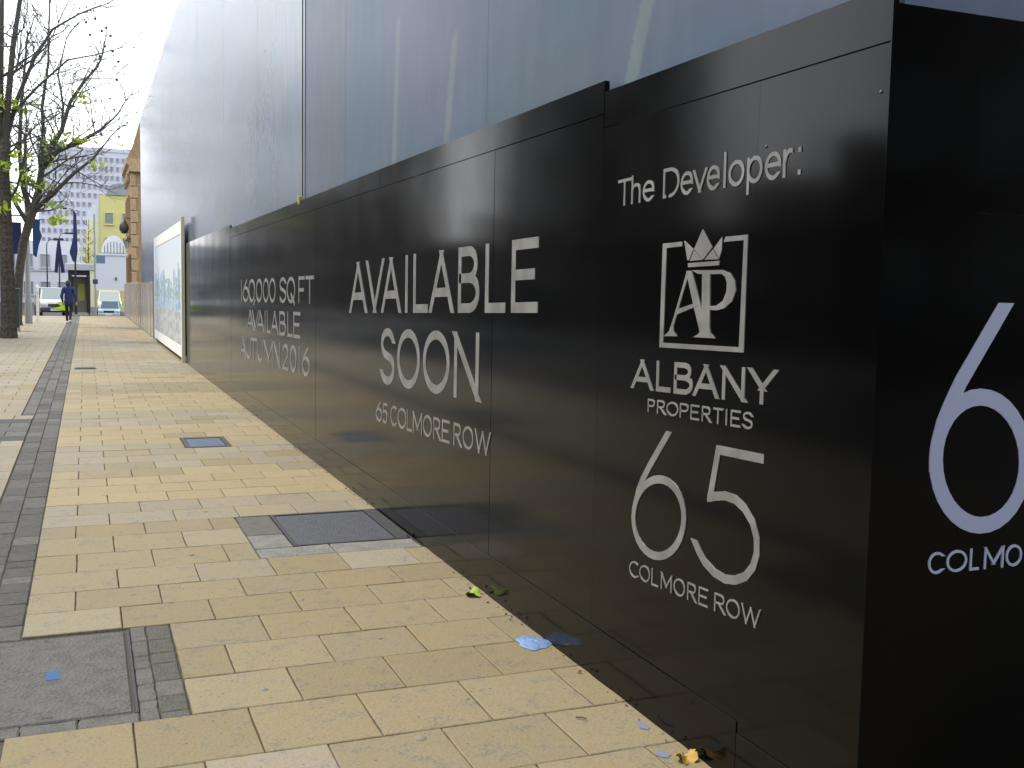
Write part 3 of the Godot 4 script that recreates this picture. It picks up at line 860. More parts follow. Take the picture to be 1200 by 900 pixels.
func build_far_hoarding() -> void:
	# poster board standing proud of the hoarding
	var t := thing("poster_board", "white framed advertising board with pale blue print leaning against the hoarding", "poster board", Vector3(1.82, 0, -27.3))
	var pale := mat(lin(0.78, 0.78, 0.76), 0.7)
	var im := Image.create(256, 128, false, Image.FORMAT_RGB8)
	var n := FastNoiseLite.new()
	n.seed = 9
	n.frequency = 0.05
	n.fractal_octaves = 4
	var r := RandomNumberGenerator.new()
	r.seed = 3
	var sky := []
	for x in 256: sky.append(0.0)
	var x := 0
	while x < 256:
		var wd := 3 + r.randi() % 9
		var hh := r.randf_range(0.18, 0.62)
		for k in mini(wd, 256 - x): sky[x + k] = hh
		x += wd + r.randi() % 5
	for px in 256:
		for py in 128:
			var v := 1.0 - py / 128.0
			var g := n.get_noise_2d(px * 0.8, py * 1.6)
			var c := Color(0.62, 0.68, 0.74)
			if v < 0.78 and v > 0.3 and v - 0.3 < sky[px] * 0.75: c = Color(0.22, 0.33, 0.50).lerp(Color(0.46, 0.55, 0.65), clampf(g + 0.5, 0, 1))
			elif v <= 0.3: c = Color(0.52, 0.52, 0.51).lerp(Color(0.36, 0.38, 0.42), clampf(g * 1.6 + 0.5, 0, 1))
			if v > 0.42 and v < 0.62 and g > 0.12: c = c.lerp(Color(0.22, 0.34, 0.16), 0.7)
			im.set_pixel(px, py, c.linear_to_srgb())
	var pm := mat(Color.WHITE, 0.6, 0.0, 0.3)
	pm.albedo_texture = ImageTexture.create_from_image(im)
	piece("backing_board", Vector3(0.012, 0.1, -4.6), Vector3(0.04, 2.9, 4.56), pale, t)
	var st := mb()
	var P := [[Vector3(0, 0.34, -4.45), Vector2(0, 1)], [Vector3(0, 0.34, 4.40), Vector2(1, 1)], [Vector3(0, 2.62, 4.40), Vector2(1, 0)], [Vector3(0, 2.62, -4.45), Vector2(0, 0)]]
	for k: int in [0, 2, 1, 0, 3, 2]:
		st.set_uv(P[k][1]); st.add_vertex(P[k][0])
	obj("poster", st, pm, t)
	for q: Array in [[0.1, 0.33, -4.6, 4.56], [2.63, 2.9, -4.6, 4.56], [0.33, 2.63, -4.6, -4.46], [0.33, 2.63, 4.41, 4.56]]:
		piece("border", Vector3(-0.004, q[0], q[2] + 0.001), Vector3(0.011, q[1], q[3] - 0.001), pale, t, 0.003)
	piece("timber_post", Vector3(-0.004, 0.0, 4.562), Vector3(0.066, 2.98, 4.66), mat(lin(0.62, 0.59, 0.44), 0.7), t, 0.006)
	piece("timber_post", Vector3(0.042, 0.0, -4.6), Vector3(0.078, 2.9, -4.5), mat(lin(0.60, 0.55, 0.34), 0.7), t, 0.006)
	# low shiny fence beyond the board
	t = thing("panel_fence", "low shiny grey panel fence beyond the poster board", "fence", Vector3(1.85, 0, -33.0))
	var cols := [[0.34, 0.31, 0.26], [0.40, 0.37, 0.33], [0.33, 0.31, 0.32], [0.48, 0.34, 0.13], [0.37, 0.31, 0.27]]
	var z := -0.1
	var k := 0
	while z > -24.0:
		piece("post", Vector3(-0.01, 0.0, z - 0.06), Vector3(0.05, 1.70, z), mat(lin(0.33, 0.31, 0.28), 0.4), t, 0.006)
		var c: Array = cols[3 if k == 5 or k == 8 else [0, 1, 2, 4][k % 4]]
		piece("panel", Vector3(0.004, 0.05, z - 1.58), Vector3(0.03, 1.66, z - 0.062), mat(lin(c[0], c[1], c[2]), 0.22), t, 0.003)
		z -= 1.58
		k += 1

# ---------------------------------------------------------------- trees
var tw: SurfaceTool
var tr: SurfaceTool
var tips: Array

func limb(st: SurfaceTool, p: Array, r0: float, r1: float, n := 7) -> void:
	var rad := []
	for i in p.size(): rad.append(lerpf(r0, r1, float(i) / (p.size() - 1)))
	tube(st, p, rad, n)

func sprout(from: Vector3, dir: Vector3, len: float, r: float, depth: int) -> void:
	var pts := [from]
	var d := dir.normalized()
	var n := 5 if depth > 0 else 4
	for i in n:
		d = (d + Vector3(rng.randf_range(-1, 1), rng.randf_range(-0.75, 0.95), rng.randf_range(-1, 1)) * 0.24).normalized()
		pts.append(pts[-1] + d * len / n)
	limb(tr if r > 0.03 else tw, pts, r, maxf(r * 0.35, 0.004), 6 if r > 0.03 else 4 if r > 0.012 else 3)
	tips.append(pts[-1])
	if depth <= 0: return
	var kids := 4 if depth > 1 else 4
	for k in kids:
		var i := 1 + rng.randi() % n
		var side := Vector3(rng.randf_range(-1, 1), rng.randf_range(-0.5, 1.0), rng.randf_range(-1, 1)).normalized()
		sprout(pts[i], (d * 0.7 + side).normalized(), len * rng.randf_range(0.42, 0.68), r * 0.52, depth - 1)

func leaf_blade(st: SurfaceTool, at: Vector3, s: float) -> void:
	var b := Basis.from_euler(Vector3(rng.randf_range(-1.2, 1.2), rng.randf() * TAU, rng.randf_range(-1.2, 1.2)))
	var q := [Vector3(0, 0, -1), Vector3(0.55, 0.1, -0.25), Vector3(0.42, 0, 0.55), Vector3(0, 0.12, 1), Vector3(-0.42, 0, 0.55), Vector3(-0.55, 0.1, -0.25)]
	for i in 4: tri(st, at + b * q[0] * s, at + b * q[i + 1] * s, at + b * q[i + 2] * s)

func tree(label: String, base: Vector3, trunk: Array, radii: Array, limbs: Array, clumps: Array, sd: int, balls: Array) -> void:
	rng.seed = sd
	var t := thing("plane_tree", label, "tree", base, "street trees along the kerb")
	tr = mb()
	tw = mb()
	tips = []
	var tk := mb()
	tube(tk, trunk, radii, 14)
	obj("trunk", tk, M.bark, t)
	for l: Array in limbs:
		var pts: Array = l[0]
		limb(tr, pts, l[1] * 0.85, l[2] * 0.8, 8)
		for i in range(1, pts.size()):
			var d: Vector3 = (pts[i] - pts[i - 1]).normalized()
			for k in (3 if l.size() < 4 else l[3]):
				var side := Vector3(rng.randf_range(-1, 1), rng.randf_range(-0.5, 1), rng.randf_range(-1, 1)).normalized()
				var at: Vector3 = pts[i - 1].lerp(pts[i], rng.randf())
				sprout(at, d * 0.6 + side, rng.randf_range(1.0, 2.1), lerpf(l[1], l[2], float(i) / pts.size()) * 0.34, 2)
		sprout(pts[-1], pts[-1] - pts[-2], 1.5, l[2] * 0.9, 3)
	obj("limb", tr, M.limb, t)
	obj("twigs", tw, M.twig, t)
	var lv := mb()
	for c: Array in clumps:
		for k in int(c[2]):
			leaf_blade(lv, c[0] + Vector3(rng.randfn(), rng.randfn() * 0.6, rng.randfn()) * c[1], rng.randf_range(0.07, 0.13))
	for k in 70: leaf_blade(lv, tips[rng.randi() % tips.size()], rng.randf_range(0.04, 0.07))
	obj("leaves", lv, M.leaf, t)
	for b: Vector3 in balls:
		var st := mb()
		lathe(st, b, [Vector2(0, -0.045), Vector2(0.032, -0.032), Vector2(0.045, 0), Vector2(0.032, 0.032), Vector2(0, 0.045)], 8)
		var best: Vector3 = tips[0]
		for p: Vector3 in tips:
			if p.distance_to(b) < best.distance_to(b): best = p
		tube(st, [b, (b + best) / 2 + Vector3(0, 0.03, 0), best], [0.005, 0.005, 0.005], 4)
		obj("seed_ball", st, M.twig, t)

func V3(a: Array) -> Array:
	var o := []
	for i in range(0, a.size(), 3): o.append(Vector3(a[i], a[i + 1], a[i + 2]))
	return o

func build_trees() -> void:
	# near tree: trunk at the picture's edge, limbs rising out of the frame
	tree("thick trunked bare plane tree standing in front of the green cabinet", Vector3(-2.07, 0, -33.6),
		V3([0, -0.1, 0, 0, 0.15, 0, 0.01, 0.8, 0, 0.0, 2.0, 0, -0.01, 3.3, 0, -0.03, 4.7, 0, 0.05, 5.6, 0]), [0.27, 0.235, 0.205, 0.19, 0.175, 0.155, 0.135],
		[[V3([0.02, 5.2, 0, 0.1, 6.4, 0.1, 0.28, 8.1, 0.2, 0.5, 9.5, 0.2, 0.75, 11.3, 0]), 0.13, 0.05, 3],
		[V3([-0.03, 5.0, 0, -0.08, 6.6, -0.1, 0.0, 9.4, -0.3, 0.1, 11.5, -0.4]), 0.12, 0.05, 3],
		[V3([0.05, 5.6, 0, 0.35, 6.8, -0.2, 0.8, 8.0, -0.4, 1.3, 8.9, -0.5, 2.0, 9.4, -0.5]), 0.085, 0.03, 3],
		[V3([0.1, 6.2, 0, 0.9, 7.1, 0.3, 1.7, 7.9, 0.4, 2.4, 8.1, 0.4]), 0.05, 0.02, 3],
		[V3([-0.02, 4.6, 0, -0.5, 5.8, 0.2, -1.0, 7.5, 0.4, -1.3, 9.5, 0.5]), 0.09, 0.03, 2],
		[V3([0, 3.7, 0, 0.32, 4.3, 0.1, 0.55, 5.3, 0.2, 0.6, 6.2, 0.3]), 0.05, 0.02, 2]],
		[[Vector3(0.15, 6.5, 0.1), 0.22, 45], [Vector3(0.0, 4.9, 0.2), 0.2, 30], [Vector3(0.35, 3.9, 0.2), 0.14, 16], [Vector3(-0.1, 3.6, 0.2), 0.12, 14], [Vector3(0.2, 5.2, 0), 0.16, 18]], 41,
		V3([2.45, 9.3, -0.4, 2.62, 8.95, -0.3, 2.7, 8.5, -0.2, 2.85, 8.75, 0.1, 2.3, 8.7, 0.2, 2.9, 8.3, 0.2, 2.55, 8.1, 0.3, 3.05, 8.0, 0.3, 2.2, 9.15, -0.3, 2.75, 9.1, -0.5, 2.35, 7.7, 0.2, 3.0, 7.5, 0.2]))
	# second tree: leans and forks low
	tree("slender forked plane tree curving up behind the green cabinet", Vector3(-2.42, 0, -44.0),
		V3([0, -0.1, 0, 0.0, 0.2, 0, 0.07, 1.45, 0, 0.16, 2.3, 0, 0.28, 3.07, 0, 0.45, 3.7, 0, 0.62, 4.3, 0]), [0.24, 0.19, 0.165, 0.155, 0.155, 0.16, 0.17],
		[[V3([0.6, 4.2, 0, 0.82, 5.0, 0, 0.95, 5.75, 0.1, 1.1, 6.3, 0.1, 1.67, 7.3, 0.2, 2.0, 8.4, 0.2, 2.5, 9.2, 0.2, 2.95, 9.75, 0.2]), 0.168, 0.046, 3],
		[V3([1.0, 5.9, 0.1, 1.5, 6.55, 0, 2.35, 7.0, -0.1, 3.0, 7.45, -0.2, 3.5, 7.95, -0.3]), 0.132, 0.039, 4],
		[V3([0.66, 4.3, 0, 1.2, 4.8, 0.2, 2.0, 5.65, 0.4, 2.75, 6.3, 0.5, 3.2, 6.9, 0.5]), 0.120, 0.033, 3],
		[V3([0.55, 4.1, 0, 0.3, 5.2, -0.2, 0.2, 6.6, -0.3, 0.3, 8.3, -0.3, 0.5, 10.2, -0.3]), 0.144, 0.052, 3],
		[V3([0.9, 5.4, 0, 1.05, 6.9, -0.3, 1.0, 8.2, -0.4, 1.25, 9.9, -0.4, 1.3, 11.4, -0.4]), 0.108, 0.039, 3],
		[V3([0.45, 3.8, 0, -0.2, 5.0, 0.3, -0.7, 6.6, 0.5, -0.9, 8.4, 0.5]), 0.108, 0.039, 2],
		[V3([1.67, 7.2, 0.2, 1.75, 8.2, 0.5, 1.6, 9.3, 0.6, 1.9, 10.6, 0.6]), 0.060, 0.026, 3]],
		[[Vector3(1.45, 6.9, 0.1), 0.26, 60], [Vector3(2.2, 7.0, 0.1), 0.24, 44], [Vector3(1.15, 6.2, 0.2), 0.2, 40], [Vector3(0.9, 5.2, 0.2), 0.22, 40], [Vector3(0.5, 5.6, 0.2), 0.2, 26], [Vector3(1.5, 3.95, 0.6), 0.2, 34], [Vector3(1.45, 4.45, 0.5), 0.15, 20], [Vector3(2.9, 6.1, 0.4), 0.22, 26], [Vector3(2.4, 8.6, 0.2), 0.2, 26], [Vector3(0.0, 5.0, 0.3), 0.2, 26]], 42,
		V3([3.4, 8.7, -0.2, 3.55, 8.3, -0.3, 3.7, 7.2, 0.3]))

# ---------------------------------------------------------------- street furniture and what stands far off
func lamp_post(label: String, at: Vector3, h: float, r: float, arm: float, m: Material) -> void:
	var t := thing("lamp_post", label, "lamp post", at, "lamp posts along the pavement")
	var st := mb()
	tube(st, V3([0, 0, 0, 0, 0.9, 0, 0, 1.0, 0, 0, h, 0]), [r * 1.35, r * 1.3, r, r * 0.6], 12)
	obj("column", st, m, t)
	st = mb()
	tube(st, V3([0, h - 0.05, 0, arm * 0.3, h + 0.25, 0, arm, h + 0.32, 0]), [r * 0.5, r * 0.42, r * 0.4], 8)
	obj("arm", st, m, t)
	st = mb()
	bx(st, Vector3(arm - 0.12, h + 0.25, -0.12), Vector3(arm + 0.4 * signf(arm) + 0.12, h + 0.36, 0.12), 0.03)
	obj("lantern", st, m, t)

func banner(label: String, at: Vector3, outline: Array, m: Material) -> void:
	var t := thing("banner", label, "banner", at, "navy banners on the lamp posts")
	var st := mb()
	prism(st, PackedVector2Array(pairs(outline)), Vector3(0, 0, 0.012), Vector3(1, 0, 0), Vector3.UP, Vector3(0, 0, -0.024))
	obj("cloth", st, m, t)
	var top := -99.0
	var x0 := 99.0
	var x1 := -99.0
	for p: Vector2 in pairs(outline):
		top = maxf(top, p.y); x0 = minf(x0, p.x); x1 = maxf(x1, p.x)
	st = mb()
	tube(st, [Vector3(x0 - 0.06, top - 0.01, 0), Vector3(x1 + 0.06, top - 0.01, 0)], [0.018, 0.018], 6)
	obj("rod", st, M.edge_strip, t)

# an upright box building: walls with openings shown by set-back panes, frames and sills
func facade_windows(parent: Node, o: Vector3, ax: Vector3, out: Vector3, cols: int, rows: int, dx: float, dy: float, w: float, h: float, glass: Material, frame: Material, sill := true) -> void:
	var pane := mb()
	var up := Vector3.UP
	quad(pane, -ax * w / 2 + out * 0.02, ax * w / 2 + out * 0.02, ax * w / 2 + up * h + out * 0.02, -ax * w / 2 + up * h + out * 0.02)
	pane.generate_normals()
	var pane_mesh := pane.commit()
	var fr := mb()
	var e := w * 0.09
	for q: Array in [[-w / 2 - e, -w / 2, -e, h + e], [w / 2, w / 2 + e, -e, h + e], [-w / 2, w / 2, -e, 0.0], [-w / 2, w / 2, h, h + e]]:
		prism(fr, PackedVector2Array([Vector2(q[0], q[2]), Vector2(q[1], q[2]), Vector2(q[1], q[3]), Vector2(q[0], q[3])]), Vector3.ZERO, ax, up, out * 0.12)
	if sill: prism(fr, PackedVector2Array([Vector2(-w / 2 - 2 * e, -2.2 * e), Vector2(w / 2 + 2 * e, -2.2 * e), Vector2(w / 2 + 2 * e, -1.02 * e), Vector2(-w / 2 - 2 * e, -1.02 * e)]), Vector3.ZERO, ax, up, out * 0.2)
	fr.generate_normals()
	var frame_mesh := fr.commit()
	for r in rows:
		for c in cols:
			var win := MeshInstance3D.new()
			win.mesh = frame_mesh
			win.material_override = frame
			win.name = "window"
			parent.add_child(win, true)
			win.position = o + ax * dx * c + up * dy * r
			var g := MeshInstance3D.new()
			g.mesh = pane_mesh
			g.material_override = glass
			g.name = "pane"
			win.add_child(g, true)

func wheel(parent: Node, at: Vector3, r: float) -> void:
	var st := mb()
	var b := Basis(Vector3(0, 0, 1), PI / 2)
	lathe(st, at, [Vector2(r * 0.6, -0.09), Vector2(r * 0.94, -0.09), Vector2(r, -0.06), Vector2(r, 0.06), Vector2(r * 0.94, 0.09), Vector2(r * 0.6, 0.09)], 18, b)
	var w := obj("wheel", st, mat(lin(0.02, 0.02, 0.02), 0.85), parent)
	st = mb()
	lathe(st, at, [Vector2(0, -0.07), Vector2(r * 0.62, -0.075), Vector2(r * 0.62, 0.075), Vector2(0, 0.07)], 14, b)
	obj("rim", st, mat(lin(0.45, 0.46, 0.47), 0.35, 0.8), w)

# a car or van that faces +z; half width hw, sizes in metres
func vehicle(called: String, label: String, category: String, at: Vector3, hw: float, length: float, belt: float, roof: float, hood: float, paint: Material, glass: Material, lower: Material, turn := 0.0) -> Node3D:
	var t := thing(called, label, category, at, "", turn)
	var f := length / 2
	var st := mb()
	var prof := PackedVector2Array([Vector2(-f, 0.34), Vector2(-f + 0.05, 0.26), Vector2(f - 0.08, 0.24), Vector2(f, 0.36), Vector2(f, belt - 0.34), Vector2(f - 0.1, belt - 0.16), Vector2(f - hood, belt), Vector2(-f + 0.04, belt), Vector2(-f, belt - 0.1)])
	prism(st, prof, Vector3(-hw, 0, 0), Vector3(0, 0, 1), Vector3.UP, Vector3(hw * 2, 0, 0))
	obj("body", st, paint, t)
	# greenhouse: tapers to the roof
	var zf0 := f - hood + 0.02
	var zf1 := f - hood - 0.55
	var zr0 := -f + 0.06
	var zr1 := -f + 0.22
	var tw_ := hw - 0.14
	var P := [Vector3(-hw + 0.03, belt, zf0), Vector3(hw - 0.03, belt, zf0), Vector3(hw - 0.03, belt, zr0), Vector3(-hw + 0.03, belt, zr0), Vector3(-tw_, roof, zf1), Vector3(tw_, roof, zf1), Vector3(tw_, roof, zr1), Vector3(-tw_, roof, zr1)]
	st = mb()
	quad(st, P[0], P[1], P[5], P[4]); quad(st, P[1], P[2], P[6], P[5]); quad(st, P[2], P[3], P[7], P[6]); quad(st, P[3], P[0], P[4], P[7])
	obj("pillars", st, paint, t)
	var R := mb()
	bx(R, Vector3(-tw_ - 0.02, roof - 0.02, zr1 - 0.02), Vector3(tw_ + 0.02, roof + 0.05, zf1 + 0.02), 0.03)
	obj("roof", R, paint, t)
	var pane := func(name_: String, i: int, j: int, k: int, l: int, s: float) -> void:
		var c: Vector3 = (P[i] + P[j] + P[k] + P[l]) / 4.0
		var nrm: Vector3 = (P[j] - P[i]).cross(P[l] - P[i]).normalized()
		if nrm.dot(c - Vector3(0, belt, 0)) < 0: nrm = -nrm
		var q := []
		for v: int in [i, j, k, l]: q.append(c + (P[v] - c) * s + nrm * 0.012)
		var g := mb()
		quad(g, q[0], q[1], q[2], q[3])
		obj(name_, g, glass, t)
	pane.call("windscreen", 0, 1, 5, 4, 0.88)
	pane.call("rear_window", 2, 3, 7, 6, 0.85)
	pane.call("side_window", 1, 2, 6, 5, 0.86)
	pane.call("side_window", 3, 0, 4, 7, 0.86)
	piece("bumper", Vector3(-hw - 0.01, 0.26, f - 0.06), Vector3(hw + 0.01, 0.5, f + 0.07), lower, t, 0.04)
	piece("bumper", Vector3(-hw - 0.01, 0.28, -f - 0.07), Vector3(hw + 0.01, 0.5, -f + 0.06), lower, t, 0.04)
	piece("grille", Vector3(-hw * 0.5, 0.52, f - 0.01), Vector3(hw * 0.5, 0.68, f + 0.015), mat(lin(0.02, 0.02, 0.02), 0.5), t, 0.01)
	piece("number_plate", Vector3(-0.26, 0.33, f + 0.071), Vector3(0.26, 0.44, f + 0.08), mat(lin(0.7, 0.7, 0.66), 0.5), t)
	for s: float in [-1.0, 1.0]:
		piece("headlight", Vector3(s * hw * 0.78 - 0.14, 0.56, f - 0.06), Vector3(s * hw * 0.78 + 0.14, 0.74, f + 0.02), mat(lin(0.75, 0.76, 0.78), 0.1, 0.5), t, 0.03)
		piece("wing_mirror", Vector3(s * (hw + 0.09) - 0.08, belt + 0.02, zf0 - 0.35), Vector3(s * (hw + 0.09) + 0.08, belt + 0.18, zf0 - 0.25), lower, t, 0.02)
		wheel(t, Vector3(s * (hw - 0.06), 0.32, f - 0.75), 0.32)
		wheel(t, Vector3(s * (hw - 0.06), 0.32, -f + 0.75), 0.32)
	return t

# ---------------------------------------------------------------- a figure as one skin over a skeleton
func figure(bones: Array, cell: float, k: float) -> ArrayMesh:
	var lo := Vector3(9, 9, 9)
	var hi := -lo
	for b: Array in bones:
		for e: Array in [[b[0], b[2]], [b[1], b[3]]]:
			var p: Vector3 = e[0]
			var r: float = e[1] + 0.05
			lo = lo.min(p - Vector3(r, r, r)); hi = hi.max(p + Vector3(r, r, r))
	var n := Vector3i(((hi - lo) / cell).ceil()) + Vector3i(2, 2, 2)
	var F := PackedFloat32Array()
	F.resize(n.x * n.y * n.z)
	F.fill(1.0)
	var near := PackedFloat32Array()
	near.resize(F.size())
	near.fill(9.0)
	var who := PackedByteArray()
	who.resize(F.size())
	for bi in bones.size():
		var b: Array = bones[bi]
		var A: Vector3 = b[0]
		var B: Vector3 = b[1]
		var pad: float = maxf(b[2], b[3]) + 0.06
		var l := Vector3i((A.min(B) - Vector3(pad, pad, pad) - lo) / cell).clamp(Vector3i.ZERO, n - Vector3i.ONE)
		var u := Vector3i((A.max(B) + Vector3(pad, pad, pad) - lo) / cell).clamp(Vector3i.ZERO, n - Vector3i.ONE)
		var ab := B - A
		var l2 := maxf(ab.length_squared(), 1e-6)
		for z in range(l.z, u.z + 1):
			for y in range(l.y, u.y + 1):
				for x in range(l.x, u.x + 1):
					var p := lo + Vector3(x, y, z) * cell
					var t := clampf((p - A).dot(ab) / l2, 0, 1)
					var q := p - (A + ab * t)
					q.z *= b[5]
					var d: float = q.length() - lerpf(b[2], b[3], t)
					var i := x + n.x * (y + n.y * z)
					if d < near[i]:
						near[i] = d
						who[i] = bi
					var h := clampf(0.5 + 0.5 * (F[i] - d) / k, 0, 1)
					F[i] = lerpf(F[i], d, h) - k * h * (1 - h)
	var st := SurfaceTool.new()
	st.begin(Mesh.PRIMITIVE_TRIANGLES)
	st.set_smooth_group(0)
	var idx := {}
	var cnt := 0
	var V := []
	for z in n.z - 1:
		for y in n.y - 1:
			for x in n.x - 1:
				var s := Vector3.ZERO
				var c := 0
				var i0 := x + n.x * (y + n.y * z)
				var any := false
				var s0 := F[i0] < 0
				for m in range(1, 8):
					if (F[i0 + (m & 1) + n.x * ((m >> 1 & 1) + n.y * (m >> 2))] < 0) != s0:
						any = true
						break
				if not any: continue
				for e: Array in [[0, 1], [2, 3], [4, 5], [6, 7], [0, 2], [1, 3], [4, 6], [5, 7], [0, 4], [1, 5], [2, 6], [3, 7]]:
					var a: int = e[0]
					var bb: int = e[1]
					var fa := F[i0 + (a & 1) + n.x * ((a >> 1 & 1) + n.y * (a >> 2))]
					var fb := F[i0 + (bb & 1) + n.x * ((bb >> 1 & 1) + n.y * (bb >> 2))]
					if (fa < 0) == (fb < 0): continue
					s += Vector3(a & 1, a >> 1 & 1, a >> 2).lerp(Vector3(bb & 1, bb >> 1 & 1, bb >> 2), fa / (fa - fb))
					c += 1
				idx[i0] = cnt
				cnt += 1
				V.append([lo + (Vector3(x, y, z) + s / c) * cell, bones[who[i0]][4]])
	for z in range(1, n.z - 1):
		for y in range(1, n.y - 1):
			for x in range(1, n.x - 1):
				var i := x + n.x * (y + n.y * z)
				for ax: Array in [[1, n.x, n.x * n.y], [n.x, n.x * n.y, 1], [n.x * n.y, 1, n.x]]:
					if (F[i] < 0) == (F[i + ax[0]] < 0): continue
					var q := [i - ax[1] - ax[2], i - ax[2], i, i - ax[1]]
					var ok := true
					for j: int in q:
						if not idx.has(j): ok = false
					if not ok: continue
					var order := [0, 2, 1, 0, 3, 2] if F[i] < 0 else [0, 1, 2, 0, 2, 3]
					for o: int in order:
						var v: Array = V[idx[q[o]]]
						st.set_color(v[1])
						st.add_vertex(v[0])
	st.generate_normals()
	return st.commit()

func build_person() -> void:
	var skin := Color(0.42, 0.27, 0.20)
	var hair := Color(0.03, 0.025, 0.03)
	var coat := Color(0.015, 0.03, 0.115)
	var legs := Color(0.015, 0.015, 0.02)
	var shoe := Color(0.72, 0.72, 0.72)
	var v := func(x: float, y: float, z: float) -> Vector3: return Vector3(x, y, z)
	# walking away from the camera, left foot forward
	var B := [
		[v.call(0, 1.60, 0.0), v.call(0, 1.62, -0.03), 0.092, 0.088, skin, 0.9],
		[v.call(0, 1.64, 0.03), v.call(0, 1.60, 0.05), 0.098, 0.092, hair, 0.9],
		[v.call(0, 1.47, 0.0), v.call(0, 1.54, -0.01), 0.056, 0.052, skin, 1.0],
		[v.call(0.0, 1.565, -0.115), v.call(0.0, 1.585, -0.118), 0.016, 0.012, skin, 1.0],
		[v.call(-0.13, 1.40, 0.0), v.call(0.13, 1.40, 0.0), 0.085, 0.085, coat, 1.2],
		[v.call(0, 1.36, 0.0), v.call(0, 1.08, 0.0), 0.155, 0.145, coat, 1.35],
		[v.call(0, 1.08, 0.0), v.call(0, 0.86, 0.01), 0.15, 0.165, coat, 1.3],
		[v.call(-0.19, 1.38, 0.0), v.call(-0.25, 1.11, 0.05), 0.065, 0.056, coat, 1.0],
		[v.call(-0.25, 1.11, 0.05), v.call(-0.25, 0.90, -0.06), 0.054, 0.042, coat, 1.0],
		[v.call(-0.25, 0.88, -0.07), v.call(-0.245, 0.79, -0.10), 0.034, 0.026, skin, 1.0],
		[v.call(0.19, 1.38, 0.0), v.call(0.27, 1.12, 0.02), 0.065, 0.056, coat, 1.0],
		[v.call(0.27, 1.12, 0.02), v.call(0.30, 0.90, 0.01), 0.054, 0.042, coat, 1.0],
		[v.call(0.30, 0.87, 0.01), v.call(0.30, 0.79, 0.01), 0.034, 0.028, skin, 1.0],
		[v.call(-0.09, 0.88, 0.0), v.call(-0.10, 0.48, -0.12), 0.088, 0.062, legs, 1.0],
		[v.call(-0.10, 0.48, -0.12), v.call(-0.10, 0.09, -0.10), 0.060, 0.044, legs, 1.0],
		[v.call(-0.10, 0.05, -0.07), v.call(-0.11, 0.04, -0.26), 0.048, 0.038, shoe, 1.0],
		[v.call(0.09, 0.88, 0.0), v.call(0.10, 0.50, 0.04), 0.088, 0.062, legs, 1.0],
		[v.call(0.10, 0.50, 0.04), v.call(0.10, 0.15, 0.22), 0.060, 0.044, legs, 1.0],
		[v.call(0.10, 0.10, 0.24), v.call(0.10, 0.04, 0.08), 0.048, 0.038, shoe, 1.0]]
	for f in 4:   # fingers of both hands, thumbs
		for s: float in [-1.0, 1.0]:
			var hx := -0.245 if s < 0 else 0.30
			var hz := -0.10 if s < 0 else 0.01
			B.append([v.call(hx, 0.80, hz + (f - 1.5) * 0.017), v.call(hx - s * 0.012, 0.715 + absf(f - 1.3) * 0.008, hz - 0.008 + (f - 1.5) * 0.018), 0.010, 0.008, skin, 1.0])
	B.append([v.call(-0.245, 0.85, -0.10), v.call(-0.225, 0.78, -0.145), 0.011, 0.009, skin, 1.0])
	B.append([v.call(0.30, 0.85, -0.015), v.call(0.28, 0.78, -0.04), 0.011, 0.009, skin, 1.0])
	var t := thing("person", "person in a blue jacket, dark trousers and white shoes walking along the pavement", "person", Vector3(-0.64, 0, -46.4), "", -0.25)
	var o := MeshInstance3D.new()
	o.mesh = figure(B, 0.014, 0.03)
	var m := mat(Color.WHITE, 0.8)
	m.vertex_color_use_as_albedo = true
	o.material_override = m
	o.name = "body"
	t.add_child(o, true)

